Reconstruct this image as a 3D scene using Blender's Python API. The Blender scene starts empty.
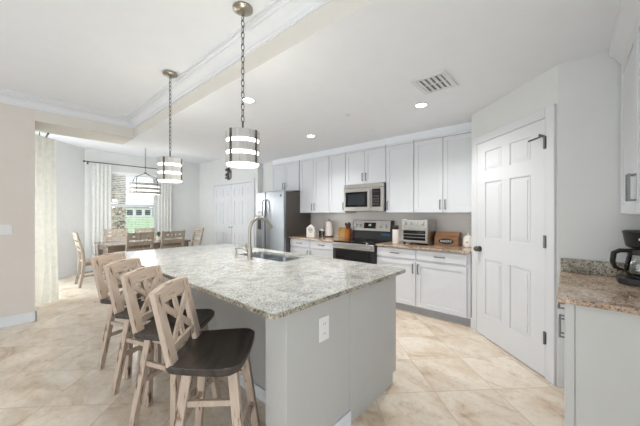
import bpy, bmesh, math, random
from mathutils import Vector, Matrix
random.seed(7)
PI = math.pi
SC = bpy.context.scene
COL = SC.collection

# ------------------------------------------------------------------ camera
cam_d = bpy.data.cameras.new('camera')
cam = bpy.data.objects.new('camera', cam_d)
COL.objects.link(cam)
cam.location = (0, 0, 1.37)
cam.rotation_euler = (PI / 2, 0, math.radians(41.6))
cam_d.sensor_width = 36
cam_d.lens = 281 / 640 * 36
cam_d.clip_start = 0.02
cam_d.clip_end = 500
SC.camera = cam

# ------------------------------------------------------------------ sky and exposure
W = bpy.data.worlds.new('overcast_sky')
SC.world = W
W.use_nodes = True
bg = W.node_tree.nodes['Background']
bg.inputs[0].default_value = (0.90, 0.95, 1.0, 1)
bg.inputs[1].default_value = 1.5
SC.view_settings.view_transform = 'Standard'
SC.view_settings.look = 'None'
SC.view_settings.gamma = 1
SC.view_settings.use_curve_mapping = False
SC.view_settings.exposure = 0.58


def area(name, loc, rot, sx, sy, power, color=(1, 1, 1)):
    d = bpy.data.lights.new(name, 'AREA')
    d.shape = 'RECTANGLE'
    d.size, d.size_y, d.energy, d.color = sx, sy, power, color
    o = bpy.data.objects.new(name, d)
    COL.objects.link(o)
    o.location, o.rotation_euler = loc, rot
    return o


# daylight through the dining room's sliding glass doors (behind the sheer curtain)
area('sliding_door_daylight', (-6.75, 0.0, 1.05), (-PI / 2, 0, 0), 1.3, 1.9, 54, (0.95, 0.98, 1))
# added fill light behind the camera that brightens the room; no glass doors there
area('rear_fill_light', (-1.6, -3.9, 1.3), (PI / 2, 0, 0), 5.5, 2.3, 12, (0.95, 0.98, 1))


# ------------------------------------------------------------------ materials
def s2l(c):
    return tuple(((v / 255) / 12.92 if v / 255 <= 0.04045 else ((v / 255 + 0.055) / 1.055) ** 2.4) for v in c)


def mat(name, rgb, rough=0.5, metal=0.0, var=0.04, scale=6.0, bump=0.0, spec=0.5, coat=0.0, stretch=(1, 1, 1)):
    m = bpy.data.materials.new(name)
    m.use_nodes = True
    nt = m.node_tree
    b = nt.nodes['Principled BSDF']
    b.inputs['Roughness'].default_value = rough
    b.inputs['Metallic'].default_value = metal
    b.inputs['Specular IOR Level'].default_value = spec
    b.inputs['Coat Weight'].default_value = coat
    tc = nt.nodes.new('ShaderNodeTexCoord')
    mp = nt.nodes.new('ShaderNodeMapping')
    mp.inputs['Scale'].default_value = stretch
    nz = nt.nodes.new('ShaderNodeTexNoise')
    nz.inputs['Scale'].default_value = scale
    nz.inputs['Detail'].default_value = 5
    rp = nt.nodes.new('ShaderNodeValToRGB')
    c = s2l(rgb)
    rp.color_ramp.elements[0].position = 0.3
    rp.color_ramp.elements[1].position = 0.7
    rp.color_ramp.elements[0].color = (*[max(0, v * (1 - var)) for v in c], 1)
    rp.color_ramp.elements[1].color = (*[min(1, v * (1 + var)) for v in c], 1)
    nt.links.new(tc.outputs['Object'], mp.inputs['Vector'])
    nt.links.new(mp.outputs['Vector'], nz.inputs['Vector'])
    nt.links.new(nz.outputs['Fac'], rp.inputs['Fac'])
    nt.links.new(rp.outputs['Color'], b.inputs['Base Color'])
    if bump:
        bp = nt.nodes.new('ShaderNodeBump')
        bp.inputs['Strength'].default_value = bump
        bp.inputs['Distance'].default_value = 0.01
        nt.links.new(nz.outputs['Fac'], bp.inputs['Height'])
        nt.links.new(bp.outputs['Normal'], b.inputs['Normal'])
    return m


def ramp(nt, fac, stops):
    r = nt.nodes.new('ShaderNodeValToRGB')
    e = r.color_ramp.elements
    while len(e) < len(stops):
        e.new(0.5)
    for i, (p, c) in enumerate(stops):
        e[i].position = p
        e[i].color = (*s2l(c), 1)
    nt.links.new(fac, r.inputs['Fac'])
    return r.outputs['Color']


def mix(nt, fac, a, b, mode='MIX'):
    n = nt.nodes.new('ShaderNodeMix')
    n.data_type = 'RGBA'
    n.blend_type = mode
    for key, v in ((0, fac), (6, a), (7, b)):
        if hasattr(v, 'links'):
            nt.links.new(v, n.inputs[key])
        elif key == 0:
            n.inputs[0].default_value = v
        else:
            n.inputs[key].default_value = (*s2l(v), 1)
    return n.outputs[2]


def noise(nt, vec, scale, detail=6, rough=0.6, dist=0.0):
    n = nt.nodes.new('ShaderNodeTexNoise')
    n.inputs['Scale'].default_value = scale
    n.inputs['Detail'].default_value = detail
    n.inputs['Roughness'].default_value = rough
    n.inputs['Distortion'].default_value = dist
    nt.links.new(vec, n.inputs['Vector'])
    return n.outputs['Fac']


def mat_floor():
    m = bpy.data.materials.new('travertine_tile')
    m.use_nodes = True
    nt = m.node_tree
    b = nt.nodes['Principled BSDF']
    tc = nt.nodes.new('ShaderNodeTexCoord')
    mp = nt.nodes.new('ShaderNodeMapping')
    # tiles laid on the diagonal of the room
    mp.inputs['Rotation'].default_value = (0, 0, math.radians(-45))
    mp.inputs['Location'].default_value = (1.37 - 0.475 * 0, 0.0, 0)
    nt.links.new(tc.outputs['Object'], mp.inputs['Vector'])
    sep = nt.nodes.new('ShaderNodeMapping')
    sep.inputs['Location'].default_value = (0.0, -2.10 + 0.475 * 40, 0)
    nt.links.new(mp.outputs['Vector'], sep.inputs['Vector'])
    br = nt.nodes.new('ShaderNodeTexBrick')
    br.offset = 0
    br.squash = 1
    br.inputs['Scale'].default_value = 1
    br.inputs['Brick Width'].default_value = 0.475
    br.inputs['Row Height'].default_value = 0.475
    br.inputs['Mortar Size'].default_value = 0.0028
    br.inputs['Mortar Smooth'].default_value = 0.2
    br.inputs['Color1'].default_value = (0, 0, 0, 1)
    br.inputs['Color2'].default_value = (1, 1, 1, 1)
    nt.links.new(sep.outputs['Vector'], br.inputs['Vector'])
    sc = nt.nodes.new('ShaderNodeVectorMath')
    sc.operation = 'SCALE'
    sc.inputs['Scale'].default_value = 3.0
    nt.links.new(br.outputs['Color'], sc.inputs[0])
    ad = nt.nodes.new('ShaderNodeVectorMath')
    ad.operation = 'ADD'
    nt.links.new(tc.outputs['Object'], ad.inputs[0])
    nt.links.new(sc.outputs[0], ad.inputs[1])
    v = ad.outputs[0]
    st = nt.nodes.new('ShaderNodeMapping')
    st.inputs['Rotation'].default_value = (0, 0, 0.7)
    st.inputs['Scale'].default_value = (1.0, 1.9, 1)
    nt.links.new(v, st.inputs['Vector'])
    base = ramp(nt, noise(nt, st.outputs['Vector'], 2.2, 8, 0.62, 0.8),
                [(0.28, (184, 158, 128)), (0.40, (216, 200, 180)), (0.55, (230, 220, 206)), (0.75, (238, 231, 220))])
    fine = ramp(nt, noise(nt, v, 22, 8, 0.7, 0.4), [(0.28, (170, 148, 122)), (0.40, (238, 231, 222)), (0.6, (255, 253, 249))])
    c = mix(nt, 0.55, base, fine, 'MULTIPLY')
    c = mix(nt, br.outputs['Fac'], c, (184, 172, 156))
    bl_ = nt.nodes.new('ShaderNodeValToRGB')
    bl_.color_ramp.elements[0].position = 0.60
    bl_.color_ramp.elements[1].position = 0.74
    nt.links.new(noise(nt, v, 3.6, 7, 0.68, 0.5), bl_.inputs['Fac'])
    c = mix(nt, bl_.outputs['Color'], c, (196, 158, 118))
    nt.links.new(c, b.inputs['Base Color'])
    b.inputs['Roughness'].default_value = 0.33
    bp = nt.nodes.new('ShaderNodeBump')
    bp.inputs['Strength'].default_value = 0.25
    bp.inputs['Distance'].default_value = 0.004
    inv = nt.nodes.new('ShaderNodeMath')
    inv.operation = 'SUBTRACT'
    inv.inputs[0].default_value = 1
    nt.links.new(br.outputs['Fac'], inv.inputs[1])
    nt.links.new(inv.outputs[0], bp.inputs['Height'])
    nt.links.new(bp.outputs['Normal'], b.inputs['Normal'])
    return m


def mat_granite(name, light, mid, dark, scale=1.0):
    m = bpy.data.materials.new(name)
    m.use_nodes = True
    nt = m.node_tree
    b = nt.nodes['Principled BSDF']
    tc = nt.nodes.new('ShaderNodeTexCoord')
    v = tc.outputs['Object']
    big = ramp(nt, noise(nt, v, 7 * scale, 6, 0.6, 0.6), [(0.35, mid), (0.55, light)])
    gr = ramp(nt, noise(nt, v, 48 * scale, 4, 0.7), [(0.40, mid), (0.56, (255, 252, 246))])
    c = mix(nt, 0.6, big, gr, 'MULTIPLY')
    sp = noise(nt, v, 85 * scale, 3, 0.65)
    cl = noise(nt, v, 9 * scale, 3, 0.6)
    mm = nt.nodes.new('ShaderNodeMath')
    mm.operation = 'MULTIPLY_ADD'
    mm.inputs[1].default_value = 0.25
    nt.links.new(cl, mm.inputs[0])
    nt.links.new(sp, mm.inputs[2])
    fl = nt.nodes.new('ShaderNodeValToRGB')
    fl.color_ramp.elements[0].position = 0.515
    fl.color_ramp.elements[0].color = (1, 1, 1, 1)
    fl.color_ramp.elements[1].position = 0.585
    fl.color_ramp.elements[1].color = (0, 0, 0, 1)
    nt.links.new(mm.outputs[0], fl.inputs['Fac'])
    c = mix(nt, fl.outputs['Color'], c, dark)
    nt.links.new(c, b.inputs['Base Color'])
    b.inputs['Roughness'].default_value = 0.12
    return m


def mat_wood(name, base, streak, rough=0.55, amount=(0.60, 0.68), axis=2, scale=9):
    """Wood with grain along one local axis and worn streaks showing the darker timber."""
    m = bpy.data.materials.new(name)
    m.use_nodes = True
    nt = m.node_tree
    b = nt.nodes['Principled BSDF']
    tc = nt.nodes.new('ShaderNodeTexCoord')
    mp = nt.nodes.new('ShaderNodeMapping')
    s = [1, 1, 1]
    s[axis] = 0.16
    mp.inputs['Scale'].default_value = s
    nt.links.new(tc.outputs['Object'], mp.inputs['Vector'])
    v = mp.outputs['Vector']
    c0 = ramp(nt, noise(nt, v, scale * 2.4, 6, 0.6, 0.3),
              [(0.3, tuple(int(x * 0.86) for x in base)), (0.7, base)])
    f = nt.nodes.new('ShaderNodeValToRGB')
    f.color_ramp.elements[0].position = amount[0]
    f.color_ramp.elements[1].position = amount[1]
    nt.links.new(noise(nt, v, scale * 3.2, 3, 0.55, 0.2), f.inputs['Fac'])
    c = mix(nt, f.outputs['Color'], c0, streak)
    nt.links.new(c, b.inputs['Base Color'])
    b.inputs['Roughness'].default_value = rough
    return m


def mat_emit(name, rgb, strength):
    m = mat(name, rgb, 0.4)
    b = m.node_tree.nodes['Principled BSDF']
    b.inputs['Emission Color'].default_value = (*s2l(rgb), 1)
    b.inputs['Emission Strength'].default_value = strength
    return m


def mat_glass(name, rgb=(250, 252, 252), alpha=0.12, rough=0.03):
    """Thin clear pane: mostly see-through with a glossy face."""
    m = bpy.data.materials.new(name)
    m.use_nodes = True
    nt = m.node_tree
    out = nt.nodes['Material Output']
    nt.nodes.remove(nt.nodes['Principled BSDF'])
    t = nt.nodes.new('ShaderNodeBsdfTransparent')
    t.inputs[0].default_value = (*s2l(rgb), 1)
    g = nt.nodes.new('ShaderNodeBsdfGlossy')
    g.inputs['Roughness'].default_value = rough
    fr = nt.nodes.new('ShaderNodeFresnel')
    mx = nt.nodes.new('ShaderNodeMixShader')
    ml = nt.nodes.new('ShaderNodeMath')
    ml.operation = 'ADD'
    ml.inputs[1].default_value = alpha * 0.3
    nt.links.new(fr.outputs[0], ml.inputs[0])
    nt.links.new(ml.outputs[0], mx.inputs[0])
    nt.links.new(t.outputs[0], mx.inputs[1])
    nt.links.new(g.outputs[0], mx.inputs[2])
    nt.links.new(mx.outputs[0], out.inputs[0])
    return m


def mat_sheer(name, rgb, see=0.35):
    m = bpy.data.materials.new(name)
    m.use_nodes = True
    nt = m.node_tree
    out = nt.nodes['Material Output']
    nt.nodes.remove(nt.nodes['Principled BSDF'])
    tc = nt.nodes.new('ShaderNodeTexCoord')
    c = ramp(nt, noise(nt, tc.outputs['Object'], 14, 4, 0.6), [(0.3, tuple(int(x * .95) for x in rgb)), (0.7, rgb)])
    d = nt.nodes.new('ShaderNodeBsdfDiffuse')
    tl = nt.nodes.new('ShaderNodeBsdfTranslucent')
    tr = nt.nodes.new('ShaderNodeBsdfTransparent')
    nt.links.new(c, d.inputs[0])
    nt.links.new(c, tl.inputs[0])
    m1 = nt.nodes.new('ShaderNodeMixShader')
    m1.inputs[0].default_value = 0.45
    nt.links.new(d.outputs[0], m1.inputs[1])
    nt.links.new(tl.outputs[0], m1.inputs[2])
    m2 = nt.nodes.new('ShaderNodeMixShader')
    m2.inputs[0].default_value = see
    nt.links.new(m1.outputs[0], m2.inputs[1])
    nt.links.new(tr.outputs[0], m2.inputs[2])
    nt.links.new(m2.outputs[0], out.inputs[0])
    return m


M = dict(
    floor=mat_floor(),
    ceiling=mat('ceiling_paint', (235, 239, 244), 0.9, var=0.01),
    greige=mat('greige_wall_paint', (216, 209, 202), 0.85, var=0.015),
    beam=mat('pale_beam_paint', (216, 213, 206), 0.85, var=0.015),
    cool=mat('cool_grey_wall_paint', (222, 224, 224), 0.8, var=0.015),
    trim=mat('white_trim_paint', (221, 224, 228), 0.4, var=0.01),
    cabinet=mat('white_cabinet_lacquer', (217, 220, 225), 0.35, var=0.01),
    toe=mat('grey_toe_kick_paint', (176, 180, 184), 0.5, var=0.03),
    island=mat('warm_grey_island_paint', (184, 184, 181), 0.55, var=0.015),
    panelgrey=mat('light_grey_panel', (198, 199, 197), 0.45, var=0.015),
    granite=mat_granite('pale_speckled_granite', (217, 219, 217), (190, 191, 187), (76, 74, 70), 1.35),
    granite_brown=mat_granite('brown_speckled_granite', (214, 196, 178), (172, 148, 126), (84, 70, 60), 0.9),
    granite_dark=mat_granite('olive_speckled_granite', (186, 180, 166), (128, 122, 108), (54, 50, 44), 1.0),
    backsplash=mat('pale_marble_backsplash', (224, 220, 216), 0.3, var=0.05, scale=4),
    steel=mat('brushed_stainless_steel', (166, 171, 177), 0.3, 1.0, var=0.05, scale=4, stretch=(1, 1, 30)),
    steel_warm=mat('satin_stainless_steel', (186, 184, 181), 0.3, 1.0, var=0.05, scale=4, stretch=(30, 1, 1)),
    steel_dark=mat('dark_grey_appliance_side', (92, 88, 85), 0.4, 0.4, var=0.04),
    nickel=mat('brushed_nickel', (164, 158, 148), 0.3, 1.0, var=0.05),
    pewter=mat('dark_pewter', (104, 100, 94), 0.35, 1.0, var=0.05),
    handle=mat('satin_grey_metal', (128, 130, 132), 0.35, 1.0, var=0.04),
    black=mat('black_plastic', (26, 27, 29), 0.35, var=0.1),
    blackglass=mat('black_glass', (14, 15, 17), 0.06, var=0.05),
    ovenglass=mat('oven_window_glass', (40, 46, 52), 0.08, var=0.1),
    seat=mat_wood('espresso_stained_wood', (66, 57, 51), (40, 34, 30), 0.28, (0.5, 0.62), 0, 6),
    frame=mat_wood('whitewashed_distressed_wood', (199, 180, 162), (106, 80, 60), 0.55, (0.60, 0.67)),
    frame_across=mat_wood('whitewashed_distressed_rail', (199, 180, 162), (106, 80, 60), 0.55, (0.63, 0.68), 0),
    driftwood=mat_wood('driftwood_grey_wood', (176, 164, 150), (112, 98, 84), 0.5, (0.58, 0.70)),
    tableapron=mat_wood('grey_brown_table_wood', (146, 130, 116), (92, 80, 70), 0.5, (0.56, 0.70)),
    tabletop=mat_wood('pale_polished_table_wood', (150, 138, 126), (108, 96, 86), 0.16, (0.56, 0.70), 1),
    band=mat_wood('grey_washed_wood_band', (204, 202, 198), (168, 165, 160), 0.6, (0.5, 0.7), 2, 14),
    sheer=mat_sheer('white_sheer_fabric', (250, 250, 249), 0.1),
    cream=mat_sheer('cream_sheer_fabric', (246, 245, 239), 0.06),
    glow=mat_emit('lit_frosted_glass', (255, 250, 242), 3.2),
    glow_soft=mat_emit('lit_linen_diffuser', (255, 248, 238), 0.8),
    canlight=mat_emit('lit_lamp_lens', (255, 250, 240), 12),
    glass=mat_glass('clear_glass'),
    slat=mat('white_blind_slat', (244, 245, 247), 0.5, var=0.01),
    bamboo=mat_wood('bamboo_board', (214, 172, 108), (186, 140, 80), 0.5, (0.5, 0.7)),
    copper=mat('copper_crock', (198, 124, 66), 0.32, 0.5, var=0.12),
    breadwood=mat_wood('honey_brown_box_wood', (158, 116, 78), (98, 66, 42), 0.5, (0.5, 0.64), 0, 5),
    ceramic=mat('white_ceramic', (238, 234, 228), 0.25, var=0.02),
    paper=mat('white_paper_towel', (240, 234, 230), 0.9, var=0.03, scale=40),
    darkwood=mat('dark_utensil_wood', (74, 52, 42), 0.5, var=0.15),
    greenleaf=mat('green_leaf', (84, 112, 70), 0.5, var=0.25),
    grey_ornament=mat('weathered_grey_metal', (120, 118, 112), 0.5, 0.5, var=0.45, scale=30),
    lawn=mat('mown_grass', (152, 172, 136), 0.9, var=0.12, scale=3),
    housewall=mat('white_stucco', (232, 230, 226), 0.8, var=0.03),
    houseroof=mat('grey_roof_tile', (170, 166, 162), 0.8, var=0.06),
    housewin=mat('dark_house_glass', (62, 68, 76), 0.2, var=0.1),
    greytext=mat('grey_print', (120, 118, 116), 0.7),
    whitetext=mat('white_print', (240, 238, 232), 0.6),
    blue_film=mat('blue_film', (44, 98, 140), 0.25, var=0.1),
    plate=mat('white_plate_plastic', (226, 226, 224), 0.4, var=0.01),
    platedark=mat('grey_plate_slot', (150, 150, 148), 0.5, var=0.01),
)


def mat_palm():
    m = bpy.data.materials.new('palm_bark')
    m.use_nodes = True
    nt = m.node_tree
    b = nt.nodes['Principled BSDF']
    tc = nt.nodes.new('ShaderNodeTexCoord')
    c = ramp(nt, noise(nt, tc.outputs['Object'], 9, 4, 0.6, 1.0),
             [(0.40, (88, 74, 62)), (0.5, (190, 176, 158)), (0.62, (222, 212, 196))])
    nt.links.new(c, b.inputs['Base Color'])
    b.inputs['Roughness'].default_value = 0.9
    return m


M['palm'] = mat_palm()


# ------------------------------------------------------------------ mesh helpers
class MB:
    def __init__(self):
        self.bm = bmesh.new()

    def face(self, pts):
        return self.bm.faces.new([self.bm.verts.new(p) for p in pts])

    def box(self, x0, x1, y0, y1, z0, z1):
        v = [self.bm.verts.new(p) for p in ((x0, y0, z0), (x1, y0, z0), (x1, y1, z0), (x0, y1, z0),
                                            (x0, y0, z1), (x1, y0, z1), (x1, y1, z1), (x0, y1, z1))]
        for q in ((0, 3, 2, 1), (4, 5, 6, 7), (0, 1, 5, 4), (1, 2, 6, 5), (2, 3, 7, 6), (3, 0, 4, 7)):
            self.bm.faces.new([v[i] for i in q])
        return self

    def bar(self, p0, p1, w, t, side=(1, 0, 0), w1=None, t1=None):
        """Tapered square bar; w across `side`, t across the third axis."""
        p0, p1 = Vector(p0), Vector(p1)
        d = (p1 - p0).normalized()
        a = Vector(side)
        a = (a - d * a.dot(d)).normalized()
        c = d.cross(a)
        rings = []
        for p, ww, tt in ((p0, w, t), (p1, w1 or w, t1 or t)):
            rings.append([self.bm.verts.new(p + a * sx * ww / 2 + c * sy * tt / 2) for sx, sy in ((-1, -1), (1, -1), (1, 1), (-1, 1))])
        self._skin(rings)
        return self

    def _skin(self, rings, cap=True, closed=False):
        n = len(rings[0])
        m = len(rings)
        for k in range(m if closed else m - 1):
            a, b = rings[k], rings[(k + 1) % m]
            for i in range(n):
                self.bm.faces.new([a[i], a[(i + 1) % n], b[(i + 1) % n], b[i]])
        if cap and not closed:
            self.bm.faces.new(list(reversed(rings[0])))
            self.bm.faces.new(rings[-1])

    def tube(self, pts, r, n=8, closed=False, radii=None):
        pts = [Vector(p) for p in pts]
        m = len(pts)
        rings = []
        prev = None
        for k, p in enumerate(pts):
            if closed:
                d = (pts[(k + 1) % m] - pts[k - 1]).normalized()
            else:
                d = (pts[min(k + 1, m - 1)] - pts[max(k - 1, 0)]).normalized()
            if prev is None:
                a = d.orthogonal().normalized()
            else:
                a = (prev - d * prev.dot(d)).normalized()
            prev = a
            c = d.cross(a)
            rr = radii[k] if radii else r
            rings.append([self.bm.verts.new(p + (a * math.cos(2 * PI * i / n) + c * math.sin(2 * PI * i / n)) * rr) for i in range(n)])
        self._skin(rings, True, closed)
        return self

    def cyl(self, p0, p1, r0, r1=None, n=20):
        return self.tube([p0, p1], r0, n, False, [r0, r0 if r1 is None else r1])

    def lathe(self, prof, c=(0, 0, 0), n=28, sx=1.0, sy=1.0, closed=False):
        rings = []
        for r, z in prof:
            r = max(r, 1e-4)
            rings.append([self.bm.verts.new((c[0] + sx * r * math.cos(2 * PI * i / n), c[1] + sy * r * math.sin(2 * PI * i / n), c[2] + z)) for i in range(n)])
        self._skin(rings, not closed, closed)
        return self

    def prism(self, poly, axis, a0, a1):
        """Extrude a 2-D polygon along axis ('x': poly is (y,z); 'y': (x,z); 'z': (x,y))."""
        def pt(u, v, a):
            return {'x': (a, u, v), 'y': (u, a, v), 'z': (u, v, a)}[axis]
        r0 = [self.bm.verts.new(pt(u, v, a0)) for u, v in poly]
        r1 = [self.bm.verts.new(pt(u, v, a1)) for u, v in poly]
        self._skin([r0, r1])
        return self

    def relief(self, x0, z0, w, h, yb, t, rects):
        """Slab whose front faces -Y at yb-t, with rectangles (x0,x1,z0,z1,depth) sunk or raised."""
        xs = sorted({0.0, w, *[r[0] for r in rects], *[r[1] for r in rects]})
        zs = sorted({0.0, h, *[r[2] for r in rects], *[r[3] for r in rects]})
        nx, nz = len(xs) - 1, len(zs) - 1

        def dep(i, j):
            if i < 0 or j < 0 or i >= nx or j >= nz:
                return None
            cx, cz = (xs[i] + xs[i + 1]) / 2, (zs[j] + zs[j + 1]) / 2
            d = 0.0
            for r in rects:
                if r[0] < cx < r[1] and r[2] < cz < r[3]:
                    d = r[4]
            return d
        cache = {}

        def V(i, j, y):
            k = (i, j, round(y, 5))
            if k not in cache:
                cache[k] = self.bm.verts.new((x0 + xs[i], y, z0 + zs[j]))
            return cache[k]
        f = yb - t
        for i in range(nx):
            for j in range(nz):
                d = f + dep(i, j)
                self.bm.faces.new([V(i, j, d), V(i + 1, j, d), V(i + 1, j + 1, d), V(i, j + 1, d)])
                for di, dj, e in ((1, 0, ((i + 1, j), (i + 1, j + 1))), (0, 1, ((i + 1, j + 1), (i, j + 1))),
                                  (-1, 0, ((i, j + 1), (i, j))), (0, -1, ((i, j), (i + 1, j)))):
                    o = dep(i + di, j + dj)
                    o = yb if o is None else f + o
                    if o > d + 1e-6:
                        (a, b), (c, g) = e
                        self.bm.faces.new([V(a, b, d), V(a, b, o), V(c, g, o), V(c, g, d)])
        ring = [V(i, 0, yb) for i in range(nx + 1)] + [V(nx, j, yb) for j in range(1, nz + 1)] + \
               [V(i, nz, yb) for i in range(nx - 1, -1, -1)] + [V(0, j, yb) for j in range(nz - 1, 0, -1)]
        self.bm.faces.new(list(reversed(ring)))
        return self

    def build(self, name, m, parent=None, bevel=0.0, seg=2, sharp=0.6, loc=None, rot=None, sub=0):
        bm = self.bm
        bmesh.ops.recalc_face_normals(bm, faces=bm.faces)
        for e in bm.edges:
            e.smooth = not (len(e.link_faces) != 2 or e.calc_face_angle(0) > sharp)
        for f in bm.faces:
            f.smooth = True
        me = bpy.data.meshes.new(name)
        bm.to_mesh(me)
        bm.free()
        me.materials.append(m if not isinstance(m, str) else M[m])
        o = bpy.data.objects.new(name, me)
        COL.objects.link(o)
        if parent:
            o.parent = parent
        if loc:
            o.location = loc
        if rot:
            o.rotation_euler = rot
        if sub:
            md = o.modifiers.new('subdivision', 'SUBSURF')
            md.levels = md.render_levels = sub
        if bevel:
            md = o.modifiers.new('bevel', 'BEVEL')
            md.width = bevel
            md.segments = seg
            md.limit_method = 'ANGLE'
            md.angle_limit = 0.6
            md.harden_normals = False
        return o


def tag(o, label, cat, group=None):
    o['label'] = label
    o['category'] = cat
    if group:
        o['group'] = group
    return o


def thing(name, label, cat, loc=(0, 0, 0), rz=0.0, group=None):
    o = bpy.data.objects.new(name, None)
    o.empty_display_size = 0.1
    COL.objects.link(o)
    o.location = loc
    o.rotation_euler = (0, 0, rz)
    return tag(o, label, cat, group)


def struct(o):
    o['kind'] = 'structure'
    return o


def kids(o):
    return [c for c in bpy.data.objects if c.parent == o]


def dup(root, loc, rz, label):
    r = root.copy()
    COL.objects.link(r)
    r.location = loc
    r.rotation_euler = (0, 0, rz)
    r['label'] = label
    for ch in kids(root):
        c = ch.copy()
        COL.objects.link(c)
        c.parent = r
        for g in kids(ch):
            d = g.copy()
            COL.objects.link(d)
            d.parent = c
    return r


def lamp(name, kind, loc, power, color, parent=None, **kw):
    d = bpy.data.lights.new(name, kind)
    d.energy, d.color = power, color
    for k, v in kw.items():
        setattr(d, k, v)
    o = bpy.data.objects.new(name, d)
    COL.objects.link(o)
    o.location = loc
    if parent:
        o.parent = parent
    return o


def text(body, size, m, parent, loc, rot, name='lettering', ext=0.0008):
    cu = bpy.data.curves.new(name, 'FONT')
    cu.body = body
    cu.size = size
    cu.extrude = ext
    cu.align_x = 'CENTER'
    cu.align_y = 'CENTER'
    cu.materials.append(M[m])
    tmp = bpy.data.objects.new(name, cu)
    COL.objects.link(tmp)
    bpy.context.view_layer.update()
    me = bpy.data.meshes.new_from_object(tmp.evaluated_get(bpy.context.evaluated_depsgraph_get()))
    bpy.data.objects.remove(tmp)
    o = bpy.data.objects.new(name, me)
    COL.objects.link(o)
    o.parent = parent
    o.location = loc
    o.rotation_euler = rot
    return o


# ================================================================== the setting
KZ, TZ = 2.54, 2.82          # kitchen ceiling, raised ceiling
XL = -5.07                   # left wall face
XW = -8.4                    # window wall face
struct(MB().box(-8.7, 3.5, -4.0, 4.5, -0.08, 0).build('floor', 'floor'))
struct(MB().box(-5.72, 1.2, 1.35, 4.5, KZ, 3.0).build('ceiling_kitchen', 'ceiling'))
struct(MB().box(XL - 0.55, 3.5, -4.0, 1.40, TZ, 3.0).build('ceiling_tray', 'ceiling'))
struct(MB().box(-8.7, -5.66, -0.4, 4.2, TZ + 0.04, 3.0).build('ceiling_dining', 'ceiling'))
# left wall with the header running over the dining opening
struct(MB().box(-5.72, XL, -4.0, 0.265, 0, TZ + 0.02).build('wall_left', 'greige'))
struct(MB().box(XL, 1.2, 1.349, 1.352, KZ + 0.0005, TZ).build('wall_beam', 'beam'))
struct(MB().box(-4.955, -0.879, 3.985, 4.299, 2.437, KZ).build('trim_3', 'ceiling'))
struct(MB().box(-5.72, XL, 0.265, 1.36, KZ, TZ + 0.02).build('wall_header', 'beam'))
struct(MB().box(XL, XL + 0.014, -4.0, 0.279, 0, 0.125).box(XL - 0.3, XL + 0.014, 0.265, 0.279, 0, 0.125).build('baseboard_left', 'trim', bevel=0.003))
struct(MB().box(XL - 0.5, 3.5, -4.15, -4.0, 2.05, TZ + 0.02).build('rear_light_block', 'greige'))  # unseen wall strip added to keep rear sky light off the beam face
# window wall, pieces round the opening
WY0, WY1, WZ0, WZ1 = 1.68, 2.80, 0.72, 2.40
struct(MB().box(XW - 0.2, XW, 1.0, WY0, 0, 2.9).box(XW - 0.2, XW, WY1, 4.0, 0, 2.9)
       .box(XW - 0.2, XW, WY0, WY1, 0, WZ0).box(XW - 0.2, XW, WY0, WY1, WZ1, 2.9).build('wall_window', 'cool'))
struct(MB().box(XW, XW + 0.014, 1.25, 3.95, 0, 0.125).build('baseboard_window', 'trim', bevel=0.003))
# angled corner of the dining room
struct(MB().prism([(-7.5, 0.35), (XW, 1.25), (XW - 0.15, 1.25), (-7.5, 0.14)], 'z', 0, 2.9).build('wall_angled', 'cool'))
struct(MB().prism([(-7.49, 0.36), (XW + 0.01, 1.26), (XW, 1.24), (-7.5, 0.34)], 'z', 0, 0.125).build('baseboard_angled', 'trim'))
struct(MB().box(-7.6, -5.72, -0.4, -0.25, 0, 2.9).box(-7.6, -7.5, -0.25, 0.34, 0, 2.9).build('wall_dining', 'cool'))
# wall with the double closet door, alcove side, back wall, pantry return
struct(MB().box(XW - 0.2, -5.45, 3.95, 4.15, 0, 2.9).build('wall_closet', 'cool'))
struct(MB().box(-5.6, -5.45, 4.10, 4.5, 0, KZ).build('wall_alcove', 'cool'))
struct(MB().box(-5.45, -4.958, 4.08, 4.31, 0, KZ).build('alcove_filler', 'cool'))  # filler block added to make the alcove shallower, so less shade falls there
struct(MB().box(-5.6, -0.7, 4.30, 4.45, 0, KZ).build('wall_back', 'cool'))
struct(MB().box(-4.05, -0.879, 4.288, 4.30, 0.90, 1.40).build('wall_backsplash', 'backsplash'))
# pantry block: return wall, 45 degree wall, short wall facing the camera
struct(MB().prism([(-0.877, 4.35), (-0.877, 3.717), (-0.068, 2.908), (0.75, 2.908), (0.75, 3.06), (0.0, 3.06), (-0.76, 3.79), (-0.76, 4.35)],
                  'z', 0, KZ).build('wall_pantry', 'cool'))
struct(MB().box(0.64, 0.75, 1.2, 2.95, 0, KZ).build('wall_right', 'cool'))

# crown moulding round the raised ceiling
prof = [(0, 0), (0, -0.135), (0.014, -0.135), (0.014, -0.122), (0.022, -0.115), (0.022, -0.104), (0.03, -0.085), (0.046, -0.066), (0.07, -0.052), (0.088, -0.046), (0.088, -0.032), (0.104, -0.024), (0.104, -0.012), (0.122, -0.012), (0.122, 0)]
struct(MB().prism([(1.349 - u, TZ + v) for u, v in prof], 'x', XL, 1.2).build('trim_1', 'trim', sharp=0.35))
struct(MB().prism([(XL + u, TZ + v) for u, v in prof], 'y', -4.0, 1.35).build('trim_2', 'trim', sharp=0.35))

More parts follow.
